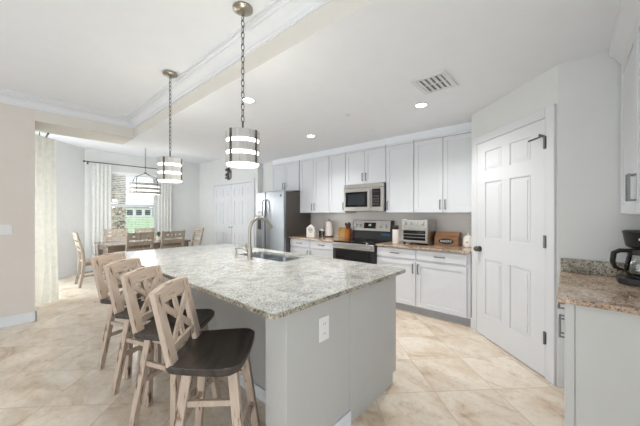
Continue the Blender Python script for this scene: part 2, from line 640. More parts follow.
# window_1 with frame, sash rail and glass
w1 = bpy.data.objects.new('window_1', None)
COL.objects.link(w1)
struct(w1)
fx = XW - 0.11
MB().box(fx - 0.05, fx + 0.03, WY0, WY0 + 0.06, WZ0, WZ1).box(fx - 0.05, fx + 0.03, WY1 - 0.06, WY1, WZ0, WZ1) \
    .box(fx - 0.05, fx + 0.03, WY0, WY1, WZ0, WZ0 + 0.06).box(fx - 0.05, fx + 0.03, WY0, WY1, WZ1 - 0.06, WZ1) \
    .build('window_frame', 'trim', w1, 0.003)
MB().box(fx - 0.04, fx + 0.035, WY0 + 0.03, WY1 - 0.03, 1.525, 1.595).build('sash_rail', 'trim', w1, 0.003)
MB().box(fx - 0.012, fx - 0.006, WY0 + 0.02, WY1 - 0.02, WZ0 + 0.02, WZ1 - 0.02).build('window_pane', 'glass', w1)
MB().box(XW - 0.08, XW + 0.035, WY0 - 0.03, WY1 + 0.03, WZ0 - 0.03, WZ0).build('window_sill', 'trim', w1, 0.004)

bl = thing('window_blind', 'white horizontal slat blind hanging inside the dining room window', 'blind', (XW - 0.035, (WY0 + WY1) / 2, WZ1 - 0.02))
hw = (WY1 - WY0) / 2 - 0.02
MB().box(-0.03, 0.03, -hw, hw, -0.045, 0.018).build('head_rail', 'slat', bl, 0.003)
b = MB()
z = -0.075
while z > -1.60:
    zz = z
    a = 0.0095 if z > -0.80 else 0.001
    b.prism([(-0.024, zz - a), (0.024, zz + a), (0.024, zz + a + 0.0022), (-0.024, zz - a + 0.0022)], 'y', -hw, hw)
    z -= 0.045
for yy in (-hw * 0.7, 0.0, hw * 0.7):
    b.box(-0.0012, 0.0012, yy - 0.0012, yy + 0.0012, -1.63, -0.04)
b.build('slats', 'slat', bl)
MB().box(-0.025, 0.025, -hw, hw, -1.655, -1.632).build('bottom_rail', 'slat', bl, 0.003)


# six-panel door leaf, local: x along width, front faces -Y
def six_panel(w, h):
    r = []
    sx = 0.145 * w / 0.91
    cxm = w / 2
    cols = ((sx, cxm - 0.055), (cxm + 0.055, w - sx))
    rows = ((0.25, 0.86), (1.09, 1.70), (1.83, 2.04))
    for a, b_ in cols:
        for c, d in rows:
            c, d = c * h / 2.15, d * h / 2.15
            r.append((a, b_, c, d, 0.010))
            r.append((a + 0.018, b_ - 0.018, c + 0.018, d - 0.018, 0.006))
            r.append((a + 0.04, b_ - 0.04, c + 0.04, d - 0.04, 0.002))
    return r


def casing(mb, x0, x1, h, cw=0.085, t=0.02, foot=0.0):
    mb.box(x0 - cw, x0, -t, 0, foot, h + cw).box(x1, x1 + cw, -t, 0, foot, h + cw).box(x0, x1, -t, 0, h, h + cw)
    return mb


# door_1: pantry door on the 45 degree wall
d1 = bpy.data.objects.new('door_1', None)
COL.objects.link(d1)
struct(d1)
d1.location = (-0.877, 3.717, 0)
d1.rotation_euler = (0, 0, -PI / 4)
DX0, DX1, DH = 0.128, 1.045, 2.155
MB().relief(DX0 + 0.004, 0.012, DX1 - DX0 - 0.008, DH - 0.016, -0.001, 0.014, six_panel(DX1 - DX0 - 0.008, DH - 0.016)).build('door_panel', 'trim', d1)
casing(MB(), DX0, DX1, DH).build('door_casing', 'trim', d1, 0.005)
kx, kz = DX0 + 0.06, 0.966
kb = MB()
kb.cyl((kx, -0.015, kz), (kx, -0.023, kz), 0.032, n=20).cyl((kx, -0.02, kz), (kx, -0.05, kz), 0.011)
kb.build('door_knob', 'pewter', d1)
MB().lathe([(0.012, -0.03), (0.026, -0.022), (0.031, -0.006), (0.029, 0.01), (0.018, 0.022), (0.001, 0.026)], n=20).build('knob_ball', 'pewter', d1, loc=(kx, -0.06, kz), rot=(PI / 2, 0, 0))
for hz in (1.95, 1.133, 0.341):
    o = MB().box(DX1 - 0.012, DX1 + 0.016, -0.0225, -0.014, hz - 0.05, hz + 0.05).cyl((DX1 + 0.001, -0.027, hz - 0.052), (DX1 + 0.001, -0.027, hz + 0.052), 0.008, n=10).build('door_hinge', 'handle', d1)
lt = MB().bar((DX1 - 0.005, -0.035, 2.005), (DX1 - 0.105, -0.075, 1.985), 0.012, 0.008, (0, 0, 1)).bar((DX1 + 0.002, -0.028, 2.0), (DX1 - 0.03, -0.045, 2.02), 0.02, 0.012, (0, 0, 1))
lt.build('door_stop', 'pewter', d1)
struct(MB().box(0.001, DX0 - 0.086, -0.013, 0, 0, 0.125).build('baseboard_pantry', 'trim', loc=(-0.877, 3.717, 0), rot=(0, 0, -PI / 4), bevel=0.003))

# door_2: double closet doors
d2 = bpy.data.objects.new('door_2', None)
COL.objects.link(d2)
struct(d2)
d2.location = (-7.50, 3.95, 0)
for k in range(2):
    x0 = 0.0 + 0.92 * k
    MB().relief(x0 + 0.004, 0.012, 0.912, 2.10, -0.001, 0.014, six_panel(0.912, 2.10)).build('door_panel', 'trim', d2)
    kx = 0.86 if k == 0 else 0.98
    MB().lathe([(0.006, 0), (0.006, 0.015), (0.016, 0.022), (0.016, 0.03), (0.001, 0.034)], n=14).build('door_knob', 'pewter', d2, loc=(kx, -0.014, 1.0), rot=(PI / 2, 0, 0))
casing(MB(), 0, 1.84, 2.12).build('door_casing', 'trim', d2, 0.004)
MB().box(0.0, 1.84, -0.004, 0, 2.112, 2.12).build('door_track', 'pewter', d2)

# outside: lawn, palm trunk, houses
struct(MB().box(-150, -8.6, -60, 120, -0.32, -0.2).build('ground_lawn', 'lawn'))
pt = MB()
prof_p = []
zz = -0.2
rr = random.Random(3)
while zz < 5.0:
    prof_p += [(0.20, zz), (0.235, zz + 0.05), (0.20, zz + 0.085)]
    zz += 0.09
pt.lathe(prof_p, n=18)
palm = thing('palm_tree', 'palm trunk with patterned bark just outside the dining window', 'tree', (-11.6, 2.62, 0))
pt.build('trunk', 'palm', palm)
fr = MB()
for k in range(14):
    a = 2 * PI * k / 14
    prev = None
    for s in range(7):
        r = 0.1 + 0.32 * s
        p = Vector((math.cos(a) * r, math.sin(a) * r, 4.95 + 0.5 * math.sin(s / 6 * PI) - 0.05 * s * s))
        if prev is not None:
            fr.bar(prev, p, 0.34 * (1 - s / 8), 0.02, (-math.sin(a), math.cos(a), 0))
        prev = p
fr.build('fronds', 'greenleaf', palm)
hl = ['white single storey house across the lawn, nearest the palm trunk', 'white house across the lawn, second along from the palm trunk',
      'white house across the lawn, third along from the palm trunk', 'white house across the lawn, farthest along from the palm trunk']
hs = None
for k in range(4):
    loc = (-140, 27.5 + 11.6 * k, -0.2)
    if hs is None:
        hs = thing('house', hl[0], 'house', loc, 0, 'houses across the lawn')
        MB().box(-10, 0, -5.2, 5.2, 0, 3.6).build('house_wall', 'housewall', hs)
        MB().prism([(-5.6, 3.55), (5.6, 3.55), (0, 5.0)], 'x', -10.2, 0.4).build('house_roof', 'houseroof', hs)
        for yy in (-3.4, 0.0, 3.4):
            MB().box(-0.02, 0.06, yy - 1.1, yy + 1.1, 0.6, 2.9).build('house_window', 'housewin', hs)
    else:
        dup(hs, loc, 0, hl[k])

# ================================================================== island
isl = thing('kitchen_island', 'long warm grey kitchen island under the pale granite top', 'kitchen island', (-1.06, 0.94, 0))
# local x from 0 (end facing the camera) to negative
MB().box(-0.17, 0, 0, 0.54, 0, 0.884).build('end_wall', 'island', isl, 0.003)
MB().box(-2.74, -0.172, 0.32, 0.54, 0, 0.884).build('knee_wall', 'island', isl)
MB().prism([(0.542, 0.0), (1.135, 0.0), (1.135, 0.085), (1.19, 0.085), (1.19, 0.884), (0.542, 0.884)], 'x', -0.02, -0.001).build('end_panel', 'island', isl, 0.002)
MB().box(-2.70, -0.022, 0.542, 1.165, 0.10, 0.69).box(-2.70, -0.022, 1.152, 1.165, 0.69, 0.884).box(-2.70, -0.022, 0.542, 0.56, 0.69, 0.884).build('cabinet_box', 'cabinet', isl)
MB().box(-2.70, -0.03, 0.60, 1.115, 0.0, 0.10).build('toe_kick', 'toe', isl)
bb = MB().box(0.001, 0.013, -0.013, 0.542, 0, 0.10).box(-0.185, 0.0, -0.013, -0.001, 0, 0.10).box(-0.185, -0.172, -0.001, 0.306, 0, 0.10).box(-2.74, -0.172, 0.306, 0.319, 0, 0.09)
bb.build('baseboard', 'trim', isl, 0.003)
for k in range(4):
    x0 = -2.66 + 0.66 * k
    d = MB().relief(-x0 - 0.65, 0.12, 0.64, 0.74, 0, 0.018, [(0.06, 0.58, 0.06, 0.68, 0.008)]).build('cabinet_door', 'cabinet', isl, loc=(0, 1.166, 0), rot=(0, 0, PI))
for bx in (-0.62, -1.32, -2.02):
    cb = MB().prism([(0.316, 0.884), (0.09, 0.884), (0.09, 0.85), (0.14, 0.84), (0.20, 0.80), (0.25, 0.73), (0.262, 0.66), (0.28, 0.64), (0.316, 0.64)], 'x', bx - 0.03, bx + 0.03)
    cb.build('corbel', 'island', isl, 0.003)

# countertop with an opening for the sink
CX0, CX1, CY0, CY1 = -3.90, -1.0, 0.81, 2.20
SX0, SX1, SY0, SY1 = -2.76, -2.02, 1.72, 2.068
ct = MB()


def rounded_rect(x0, x1, y0, y1, r, n=5):
    out = []
    for cx, cy, a0 in ((x1 - r, y0 + r, -90), (x1 - r, y1 - r, 0), (x0 + r, y1 - r, 90), (x0 + r, y0 + r, 180)):
        for k in range(n + 1):
            a = math.radians(a0 + 90 * k / n)
            out.append((cx + r * math.cos(a), cy + r * math.sin(a)))
    return out


def slab_with_hole(mb, outer, inner, z0, z1):
    n = len(outer)
    vs = {}
    for tagn, poly in (('o', outer), ('i', inner)):
        for zi, zv in ((0, z0), (1, z1)):
            vs[tagn, zi] = [mb.bm.verts.new((x, y, zv)) for x, y in poly]
    for i in range(n):
        j = (i + 1) % n
        mb.bm.faces.new([vs['o', 0][i], vs['o', 0][j], vs['o', 1][j], vs['o', 1][i]])
        mb.bm.faces.new([vs['i', 0][j], vs['i', 0][i], vs['i', 1][i], vs['i', 1][j]])
        mb.bm.faces.new([vs['o', 1][i], vs['o', 1][j], vs['i', 1][j], vs['i', 1][i]])
        mb.bm.faces.new([vs['o', 0][j], vs['o', 0][i], vs['i', 0][i], vs['i', 0][j]])


slab_with_hole(ct, rounded_rect(CX0, CX1, CY0, CY1, 0.035), rounded_rect(SX0, SX1, SY0, SY1, 0.04), 0.884, 0.914)
ict = ct.build('island_countertop', 'granite', bevel=0.004)
eg = MB()
slab_with_hole(eg, rounded_rect(CX0 - 0.002, CX1 + 0.002, CY0 - 0.002, CY1 + 0.002, 0.037), rounded_rect(CX0 + 0.015, CX1 - 0.015, CY0 + 0.015, CY1 - 0.015, 0.03), 0.8843, 0.9105)
eg.build('dark_edge_strip', 'granite_dark', ict, 0.003)['label'] = 'darker granite edge strip'  # thin strip of darker granite colour round the countertop edge
tag(ict, 'long pale speckled granite countertop on the grey kitchen island', 'countertop')

# sink: two bowls under the opening
sk = thing('kitchen_sink', 'stainless double bowl sink set into the island countertop', 'sink', ((SX0 + SX1) / 2, (SY0 + SY1) / 2, 0.70))
hx, hy = (SX1 - SX0) / 2 + 0.012, (SY1 - SY0) / 2 + 0.012


def bowl(x0, x1):
    m = MB()
    o = rounded_rect(x0, x1, -hy, hy, 0.045)
    i = rounded_rect(x0 + 0.012, x1 - 0.012, -hy + 0.012, hy - 0.012, 0.04)
    ob = rounded_rect(x0 + 0.012, x1 - 0.012, -hy + 0.012, hy - 0.012, 0.05)
    ib = rounded_rect(x0 + 0.03, x1 - 0.03, -hy + 0.03, hy - 0.03, 0.05)
    rings = [[m.bm.verts.new((x, y, zz)) for x, y in poly] for poly, zz in ((ob, 0.0), (o, 0.182), (i, 0.182), (ib, 0.012))]
    m._skin(rings)
    return m


bowl(-hx, -0.012).build('bowl', 'steel', sk)
bowl(0.012, hx).build('bowl', 'steel', sk)
MB().box(-0.02, 0.02, -hy + 0.02, hy - 0.02, 0.15, 0.178).build('divider', 'steel', sk, 0.006)
for cx in (-hx / 2, hx / 2):
    MB().lathe([(0.045, 0.012), (0.045, 0.016), (0.03, 0.016), (0.028, 0.013), (0.001, 0.013)], (cx, 0, 0), 18).build('drain', 'nickel', sk)

fc = thing('kitchen_faucet', 'brushed nickel gooseneck faucet standing behind the island sink', 'faucet', (-2.37, 1.62, 0.914))
MB().lathe([(0.032, 0), (0.032, 0.008), (0.027, 0.014), (0.025, 0.10), (0.018, 0.13), (0.001, 0.13)], n=22).build('faucet_base', 'nickel', fc)
pts = [(0, 0, 0.12), (0, 0, 0.28)]
for k in range(0, 13):
    a = PI - PI * 0.84 * k / 12
    pts.append((0.0 + 0.02 * k / 12, 0.115 + 0.115 * math.cos(a), 0.29 + 0.115 * math.sin(a)))
MB().tube(pts, 0.0155, 12).build('spout', 'nickel', fc)
e0, e1 = Vector(pts[-2]), Vector(pts[-1])
dd = (e1 - e0).normalized()
MB().tube([e1 - dd * 0.005, e1 + dd * 0.035, e1 + dd * 0.06], 0.02, 14, False, [0.0165, 0.019, 0.021]).build('spray_head', 'nickel', fc)
lv = MB().cyl((-0.02, 0, 0.075), (-0.055, 0, 0.08), 0.014, 0.012, 12)
lv.tube([(-0.05, 0, 0.078), (-0.075, 0.01, 0.10), (-0.09, 0.02, 0.145)], 0.007, 8, False, [0.011, 0.009, 0.006])
lv.build('lever_handle', 'nickel', fc)

sd = thing('soap_dispenser', 'nickel soap dispenser pump beside the kitchen faucet', 'soap dispenser', (-2.58, 1.60, 0.914))
MB().lathe([(0.022, 0), (0.022, 0.008), (0.014, 0.014), (0.013, 0.05), (0.008, 0.055), (0.008, 0.085), (0.001, 0.086)], n=18).build('pump_body', 'nickel', sd)
MB().tube([(-0.012, -0.01, 0.085), (0.02, 0.012, 0.095), (0.06, 0.04, 0.09), (0.075, 0.05, 0.078)], 0.008, 8).build('pump_spout', 'nickel', sd)


def outlet(name, label, loc, rz, cat='outlet'):
    """Duplex outlet whose face looks along local -Y."""
    o = thing(name, label, cat, loc, rz)
    MB().box(-0.037, 0.037, -0.006, -0.0005, -0.06, 0.06).build('cover_plate', 'plate', o, 0.002)
    for zc in (-0.024, 0.024):
        s = MB()
        s.cyl((0, -0.0055, zc), (0, -0.0075, zc), 0.017, n=16)
        s.build('socket', 'plate', o)
        MB().box(-0.008, -0.005, -0.0085, -0.007, zc - 0.004, zc + 0.006).box(0.005, 0.008, -0.0085, -0.007, zc - 0.004, zc + 0.006).build('slots', 'platedark', o)
    return o


outlet('wall_outlet', 'white duplex power outlet on the end of the island', (-1.06, 1.225, 0.705), PI / 2).scale = (1.15, 1, 1.15)
outlet('wall_outlet', 'white power outlet on the island knee wall, under the overhang beside the second stool', (-2.25, 1.26, 0.74), 0)
outlet('wall_outlet', 'white power outlet on the backsplash above the cookie jar', (-1.05, 4.288, 1.19), 0)

# ================================================================== cabinets along the back wall
def bar_handle(parent, x, y, z, length, vertical, name='handle'):
    """Bar pull standing off the face at y (front is -Y)."""
    m = MB()
    h = length / 2
    if vertical:
        m.box(x - 0.006, x + 0.006, y - 0.034, y - 0.022, z - h, z + h)
        for s in (-1, 1):
            m.box(x - 0.005, x + 0.005, y - 0.026, y, z + s * (h - 0.006) - 0.005, z + s * (h - 0.006) + 0.005)
    else:
        m.box(x - h, x + h, y - 0.034, y - 0.022, z - 0.006, z + 0.006)
        for s in (-1, 1):
            m.box(x + s * (h - 0.006) - 0.005, x + s * (h - 0.006) + 0.005, y - 0.026, y, z - 0.005, z + 0.005)
    return m.build(name, 'handle', parent, 0.002)


def shaker(x0, x1, z0, z1, yb, t=0.02, st=0.058):
    w, h = x1 - x0, z1 - z0
    return MB().relief(x0, z0, w, h, yb, t, [(st, w - st, st, h - st, 0.010)])


def upper(label, x0, x1, z0, z1, doors):
    o = thing('upper_cabinet', label, 'cabinet', (x0, 3.96, z0), 0, 'white upper cabinets along the back wall')
    w, h = x1 - x0, z1 - z0
    MB().box(0.002, w - 0.002, 0.021, 0.338, 0, h).build('cabinet_box', 'cabinet', o)
    MB().prism([(0.0, h), (0.338, h), (0.338, h + 0.03), (-0.008, h + 0.03), (-0.008, h + 0.012)], 'x', 0.002, w - 0.002).build('top_rail', 'cabinet', o)
    for a, b_, side in doors:
        d = shaker(a - x0 + 0.003, b_ - x0 - 0.003, 0.006, h - 0.005, 0.02).build('cabinet_door', 'cabinet', o, 0.0015)
        hx_ = (b_ - x0 - 0.034) if side == 'r' else (a - x0 + 0.034)
        bar_handle(d, hx_, 0.0, 0.05 + 0.065, 0.13, True)
    return o


UZ0, UZ1 = 1.372, 2.405
upper('short white two door wall cabinet above the fridge', -4.955, -4.075, 1.825, UZ1, [(-4.955, -4.517, 'r'), (-4.517, -4.08, 'l')])
upper('tall white two door wall cabinet next to the fridge', -4.06, -3.30, UZ0, UZ1, [(-4.06, -3.68, 'r'), (-3.68, -3.30, 'l')])
upper('narrow white one door wall cabinet left of the microwave', -3.295, -2.925, UZ0, UZ1, [(-3.295, -2.925, 'r')])
upper('short white two door wall cabinet above the microwave', -2.92, -2.145, 1.85, UZ1, [(-2.92, -2.53, 'r'), (-2.53, -2.145, 'l')])
upper('tall white one door wall cabinet right of the microwave', -2.14, -1.695, UZ0, UZ1, [(-2.14, -1.695, 'l')])
upper('tall white two door wall cabinet next to the pantry door', -1.69, -0.882, UZ0, UZ1, [(-1.69, -1.285, 'r'), (-1.285, -0.882, 'l')])


def base(label, x0, x1, doors, drawers):
    o = thing('base_cabinet', label, 'cabinet', (x0, 3.685, 0), 0, 'white base cabinets along the back wall')
    w = x1 - x0
    MB().box(0.001, w - 0.001, 0.021, 0.6, 0.10, 0.884).build('cabinet_box', 'cabinet', o)
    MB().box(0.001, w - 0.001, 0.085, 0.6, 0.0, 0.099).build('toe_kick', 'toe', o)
    for a, b_ in drawers:
        d = MB().relief(a - x0 + 0.004, 0.742, b_ - a - 0.008, 0.128, 0.02, 0.02, []).build('drawer', 'cabinet', o, 0.003)
        bar_handle(d, (a + b_) / 2 - x0, 0, 0.808, 0.13, False)
    for a, b_, side in doors:
        d = shaker(a - x0 + 0.004, b_ - x0 - 0.004, 0.112, 0.715, 0.02).build('cabinet_door', 'cabinet', o, 0.0015)
        bar_handle(d, (b_ - x0 - 0.036) if side == 'r' else (a - x0 + 0.036), 0, 0.62, 0.13, True)
    return o


base('white one drawer base cabinet beside the fridge', -4.045, -3.525, [(-4.045, -3.525, 'r')], [(-4.045, -3.525)])
base('white one drawer base cabinet left of the range', -3.523, -2.94, [(-3.523, -2.94, 'l')], [(-3.523, -2.94)])
base('white base cabinet right of the range, below the toaster oven', -2.145, -1.548, [(-2.145, -1.548, 'r')], [(-2.145, -1.548)])
base('white base cabinet beside the pantry door, below the wooden bread box', -1.546, -0.882, [(-1.546, -0.918, 'l')], [(-1.546, -0.918)])
tag(MB().box(-4.05, -2.938, 3.65, 4.287, 0.885, 0.914).build('back_countertop', 'granite_brown', bevel=0.004), 'speckled granite countertop between the fridge and the range', 'countertop')
tag(MB().box(-2.147, -0.88, 3.65, 4.287, 0.885, 0.914).build('back_countertop', 'granite_brown', bevel=0.004), 'speckled granite countertop between the range and the pantry door', 'countertop')

# ---------------------------------------------------------------- refrigerator
fg = thing('refrigerator', 'stainless side by side refrigerator with dark grey sides', 'refrigerator', (-4.945, 3.54, 0))
FW, FH = 0.882, 1.80
MB().box(0.004, FW - 0.002, 0.065, 0.73, 0.03, FH - 0.012).build('fridge_body', 'steel_dark', fg, 0.004)
MB().box(0.02, FW - 0.02, 0.03, 0.70, 0.0, 0.032).build('toe_grille', 'black', fg)
ds = 0.325
ld = MB().box(0.0, ds - 0.004, 0, 0.06, 0.06, FH).build('freezer_door', 'steel', fg, 0.01)
rd = MB().box(ds + 0.004, FW, 0, 0.06, 0.06, FH).build('fridge_door', 'steel', fg, 0.01)
for par, hx_ in ((ld, ds - 0.045), (rd, ds + 0.05)):
    m = MB().tube([(hx_, 0, 1.64), (hx_, -0.045, 1.60), (hx_, -0.06, 1.2), (hx_, -0.045, 0.62), (hx_, 0, 0.58)], 0.013, 10)
    m.build('door_handle', 'steel' if par == ld else 'steel_dark', par)
m = MB().box(0.06, 0.235, -0.004, 0.0, 1.0, 1.40)
m.build('dispenser_panel', 'black', ld, 0.001)
MB().box(0.075, 0.22, -0.008, -0.004, 1.30, 1.385).build('dispenser_display', 'steel', ld, 0.001)
MB().box(0.075, 0.22, -0.03, -0.004, 1.005, 1.03).build('dispenser_tray', 'steel', ld, 0.003)
MB().box(FW - 0.115, FW - 0.07, -0.003, 0.0, 1.685, 1.73).build('badge', 'pewter', rd, 0.001)

# ---------------------------------------------------------------- range
rg = thing('kitchen_range', 'stainless electric range with black glass cooktop', 'range', (-2.932, 3.64, 0))
RW = 0.78
MB().box(0.003, RW - 0.003, 0.03, 0.60, 0.03, 0.895).build('range_body', 'steel_dark', rg)
MB().box(0.0, RW, -0.01, 0.63, 0.896, 0.915).build('cooktop', 'blackglass', rg, 0.003)
for bx, by, br in ((0.2, 0.15, 0.10), (0.57, 0.15, 0.085), (0.2, 0.42, 0.075), (0.57, 0.42, 0.10)):
    MB().lathe([(br, 0), (br, 0.0008), (br - 0.004, 0.0008), (br - 0.004, 0)], (bx, by, 0.9152), 32, closed=True).build('burner_ring', 'steel_dark', rg)
od = MB().relief(0.004, 0.24, RW - 0.008, 0.652, 0.029, 0.05, [(0.06, RW - 0.068, 0.10, 0.54, 0.006)]).build('oven_door', 'black', rg, 0.003)
MB().box(0.002, RW - 0.002, -0.028, 0.0, 0.80, 0.893).build('door_top_band', 'steel_warm', od, 0.003)
MB().box(0.064, RW - 0.064, -0.018, -0.0145, 0.34, 0.78).build('oven_window', 'blackglass', od)
hd = MB().cyl((0.05, -0.068, 0.845), (RW - 0.05, -0.068, 0.845), 0.0135, n=14)
for hx_ in (0.08, RW - 0.08):
    hd.box(hx_ - 0.012, hx_ + 0.012, -0.066, -0.02, 0.835, 0.855)
hd.build('oven_handle', 'steel_warm', od)
MB().relief(0.004, 0.06, RW - 0.008, 0.17, 0.029, 0.05, []).build('storage_drawer', 'steel_warm', rg, 0.004)
bgd = MB().prism([(0.54, 0.916), (0.63, 0.916), (0.63, 1.245), (0.585, 1.245), (0.555, 1.05)], 'x', 0.0, RW).build('backguard', 'black', rg, 0.004)
pn = MB().prism([(0.553, 1.065), (0.581, 1.238), (0.575, 1.240), (0.546, 1.066)], 'x', 0.012, RW - 0.04).build('control_panel', 'steel_warm', bgd)
sl = math.atan2(0.028, 0.173)


def on_panel(x, z):   # a point on the sloping panel face
    f = (z - 1.065) / 0.173
    return Vector((x, 0.549 + 0.028 * f - 0.004, z))


p0, p1 = on_panel(0.25, 1.10), on_panel(0.25, 1.20)
MB().prism([(p0.y - 0.002, 1.105), (p1.y - 0.002, 1.205), (p1.y + 0.002, 1.205), (p0.y + 0.002, 1.105)], 'x', 0.24, 0.47).build('display', 'blackglass', bgd)
MB().prism([(p0.y - 0.004, 1.15), (p0.y + 0.004, 1.18), (p0.y + 0.006, 1.18), (p0.y, 1.15)], 'x', 0.335, 0.385).build('clock_digits', 'whitetext', bgd)
for kx in (0.075, 0.16, 0.56, 0.66):
    p = on_panel(kx, 1.15)
    MB().tube([p, p + Vector((0, -0.012, 0.002)), p + Vector((0, -0.014, 0.002)), p + Vector((0, -0.034, 0.005))], 0.03, 16, False, [0.034, 0.034, 0.026, 0.022]).build('knob', 'steel_warm', bgd)
MB().box(0.575, 0.735, 0.549, 0.556, 0.93, 1.025).build('backguard_film', 'blue_film', bgd)

# ---------------------------------------------------------------- microwave
mw = thing('microwave_oven', 'stainless over the range microwave under the short wall cabinet', 'microwave', (-2.915, 3.90, 1.40))
MW, MH = 0.765, 0.445
MB().box(0, MW, 0.03, 0.385, 0, MH).build('microwave_body', 'steel_dark', mw, 0.004)
MB().box(0.0, MW, 0.0, 0.03, MH - 0.062, MH).build('vent_grille', 'steel_warm', mw, 0.004)
dr = MB().relief(0.0, 0.0, 0.545, MH - 0.066, 0.03, 0.03, [(0.035, 0.475, 0.07, 0.32, 0.006)]).build('microwave_door', 'steel_warm', mw, 0.003)
MB().box(0.037, 0.473, 0.001, 0.005, 0.072, 0.318).build('door_window', 'blackglass', dr)
MB().box(0.09, 0.42, -0.001, 0.002, 0.11, 0.28).build('window_mesh', 'ovenglass', dr)
hd = MB().cyl((0.515, -0.035, 0.045), (0.515, -0.035, 0.345), 0.011, n=12)
for z_ in (0.07, 0.32):
    hd.box(0.508, 0.522, -0.035, 0.0, z_ - 0.008, z_ + 0.008)
hd.build('door_handle', 'steel_warm', dr)
cp = MB().box(0.548, MW, 0.0, 0.03, 0.0, MH - 0.066).build('control_column', 'steel_warm', mw, 0.003)
MB().box(0.565, 0.712, -0.004, 0.0, 0.07, 0.355).build('control_pad', 'blackglass', cp)
MB().box(0.585, 0.69, -0.006, -0.004, 0.29, 0.33).build('display', 'ovenglass', cp)
for r in range(4):
    for c in range(3):
        MB().box(0.588 + 0.036 * c, 0.612 + 0.036 * c, -0.0055, -0.004, 0.10 + 0.042 * r, 0.122 + 0.042 * r).build('button', 'steel_dark', cp)

# ---------------------------------------------------------------- things on the back counter
CT = 0.9145
hp = thing('house_plaque', 'white house shaped wooden plaque on the counter by the fridge', 'decoration', (-3.66, 3.86, CT), 0.25)
MB().prism([(-0.085, 0), (0.085, 0), (0.085, 0.175), (0, 0.24), (-0.085, 0.175)], 'y', -0.02, 0.02).build('plaque', 'ceramic', hp, 0.004)
mk = MB()
for (xa, xb, za) in ((-0.045, 0.03, 0.165), (-0.05, 0.045, 0.14), (-0.04, 0.05, 0.115), (-0.02, 0.03, 0.09)):
    mk.box(xa, xb, -0.0222, -0.020, za, za + 0.011)
mk.build('print', 'greytext', hp)

for x, y, lab in ((-3.66, 4.16, 'lidded clear glass jar behind the house plaque'), (-3.55, 4.06, 'lidded clear glass jar beside the paper towel roll')):
    j = thing('glass_jar', lab, 'jar', (x, y, CT), 0, 'glass jars on the back counter')
    MB().lathe([(0.043, 0), (0.045, 0.006), (0.045, 0.10), (0.036, 0.112), (0.034, 0.112), (0.042, 0.098), (0.042, 0.006), (0.001, 0.005)], n=20).build('jar_body', 'glass', j)
    MB().lathe([(0.001, 0.006), (0.041, 0.007), (0.041, 0.06), (0.001, 0.066)], n=18).build('jar_contents', 'breadwood', j)
    MB().lathe([(0.038, 0.113), (0.038, 0.13), (0.012, 0.135), (0.014, 0.15), (0.001, 0.153)], n=18).build('lid', 'ceramic', j)

ph = thing('paper_towel_holder', 'white paper towel roll on a dark upright holder', 'paper towel', (-3.53, 4.2, CT))
ph.location = (-3.46, 4.16, CT)
MB().lathe([(0.085, 0), (0.085, 0.012), (0.07, 0.018), (0.001, 0.018)], n=24).build('holder_base', 'darkwood', ph)
MB().cyl((0, 0, 0.015), (0, 0, 0.34), 0.008, n=10).build('holder_rod', 'darkwood', ph)
MB().lathe([(0.02, 0.02), (0.068, 0.02), (0.07, 0.03), (0.066, 0.30), (0.02, 0.302)], n=28, closed=True).build('paper_roll', 'paper', ph)

cbd = thing('cutting_board', 'pale bamboo cutting board leaning on the backsplash by the range', 'cutting board', (-3.17, 4.22, CT))
poly = rounded_rect(-0.13, 0.13, 0.0, 0.19, 0.05, 6)
MB().prism(poly, 'y', -0.011, 0.011).build('board', 'bamboo', cbd, 0.003, rot=(math.radians(-13), 0, 0))
MB().cyl((0.09, -0.013, 0.15), (0.09, 0.013, 0.15), 0.012, n=12).build('hang_hole', 'darkwood', cbd, rot=(math.radians(-13), 0, 0))

uc = thing('utensil_crock', 'copper coloured utensil crock full of dark utensils beside the range', 'crock', (-3.0, 4.14, CT))
MB().lathe([(0.05, 0), (0.056, 0.01), (0.062, 0.09), (0.058, 0.165), (0.062, 0.175), (0.056, 0.175), (0.052, 0.165), (0.054, 0.09), (0.048, 0.012), (0.001, 0.010)], n=24).build('crock_body', 'copper', uc)
for k, (a, tlt, h, kind) in enumerate(((0.3, 0.14, 0.27, 0), (1.5, 0.12, 0.29, 1), (2.7, 0.15, 0.26, 0), (3.9, 0.13, 0.28, 1), (5.2, 0.16, 0.26, 0))):
    d = Vector((math.cos(a) * tlt, math.sin(a) * tlt, 1)).normalized()
    m = MB().tube([d * 0.03, d * (h - 0.07)], 0.005, 8)
    if kind:
        m.tube([d * (h - 0.08), d * (h - 0.05), d * (h - 0.01), d * h], 0.02, 10, False, [0.006, 0.022, 0.022, 0.008])
    else:
        m.bar(d * (h - 0.08), d * h, 0.045, 0.006, (1, 0, 0))
    m.build('utensil', 'darkwood', uc)

cc = thing('ceramic_crock', 'tall white ceramic crock of dark brown utensils left of the toaster oven', 'crock', (-1.945, 3.90, CT))
MB().lathe([(0.046, 0), (0.05, 0.006), (0.05, 0.21), (0.045, 0.21), (0.044, 0.012), (0.001, 0.010)], n=24).build('crock_body', 'ceramic', cc)
for a, h in ((0.4, 0.27), (2.2, 0.275), (4.0, 0.265), (5.3, 0.27)):
    d = Vector((math.cos(a) * 0.1, math.sin(a) * 0.1, 1)).normalized()
    MB().tube([d * 0.02, d * (h - 0.06), d * (h - 0.03), d * h], 0.02, 10, False, [0.005, 0.006, 0.022, 0.014]).build('utensil', 'darkwood', cc)

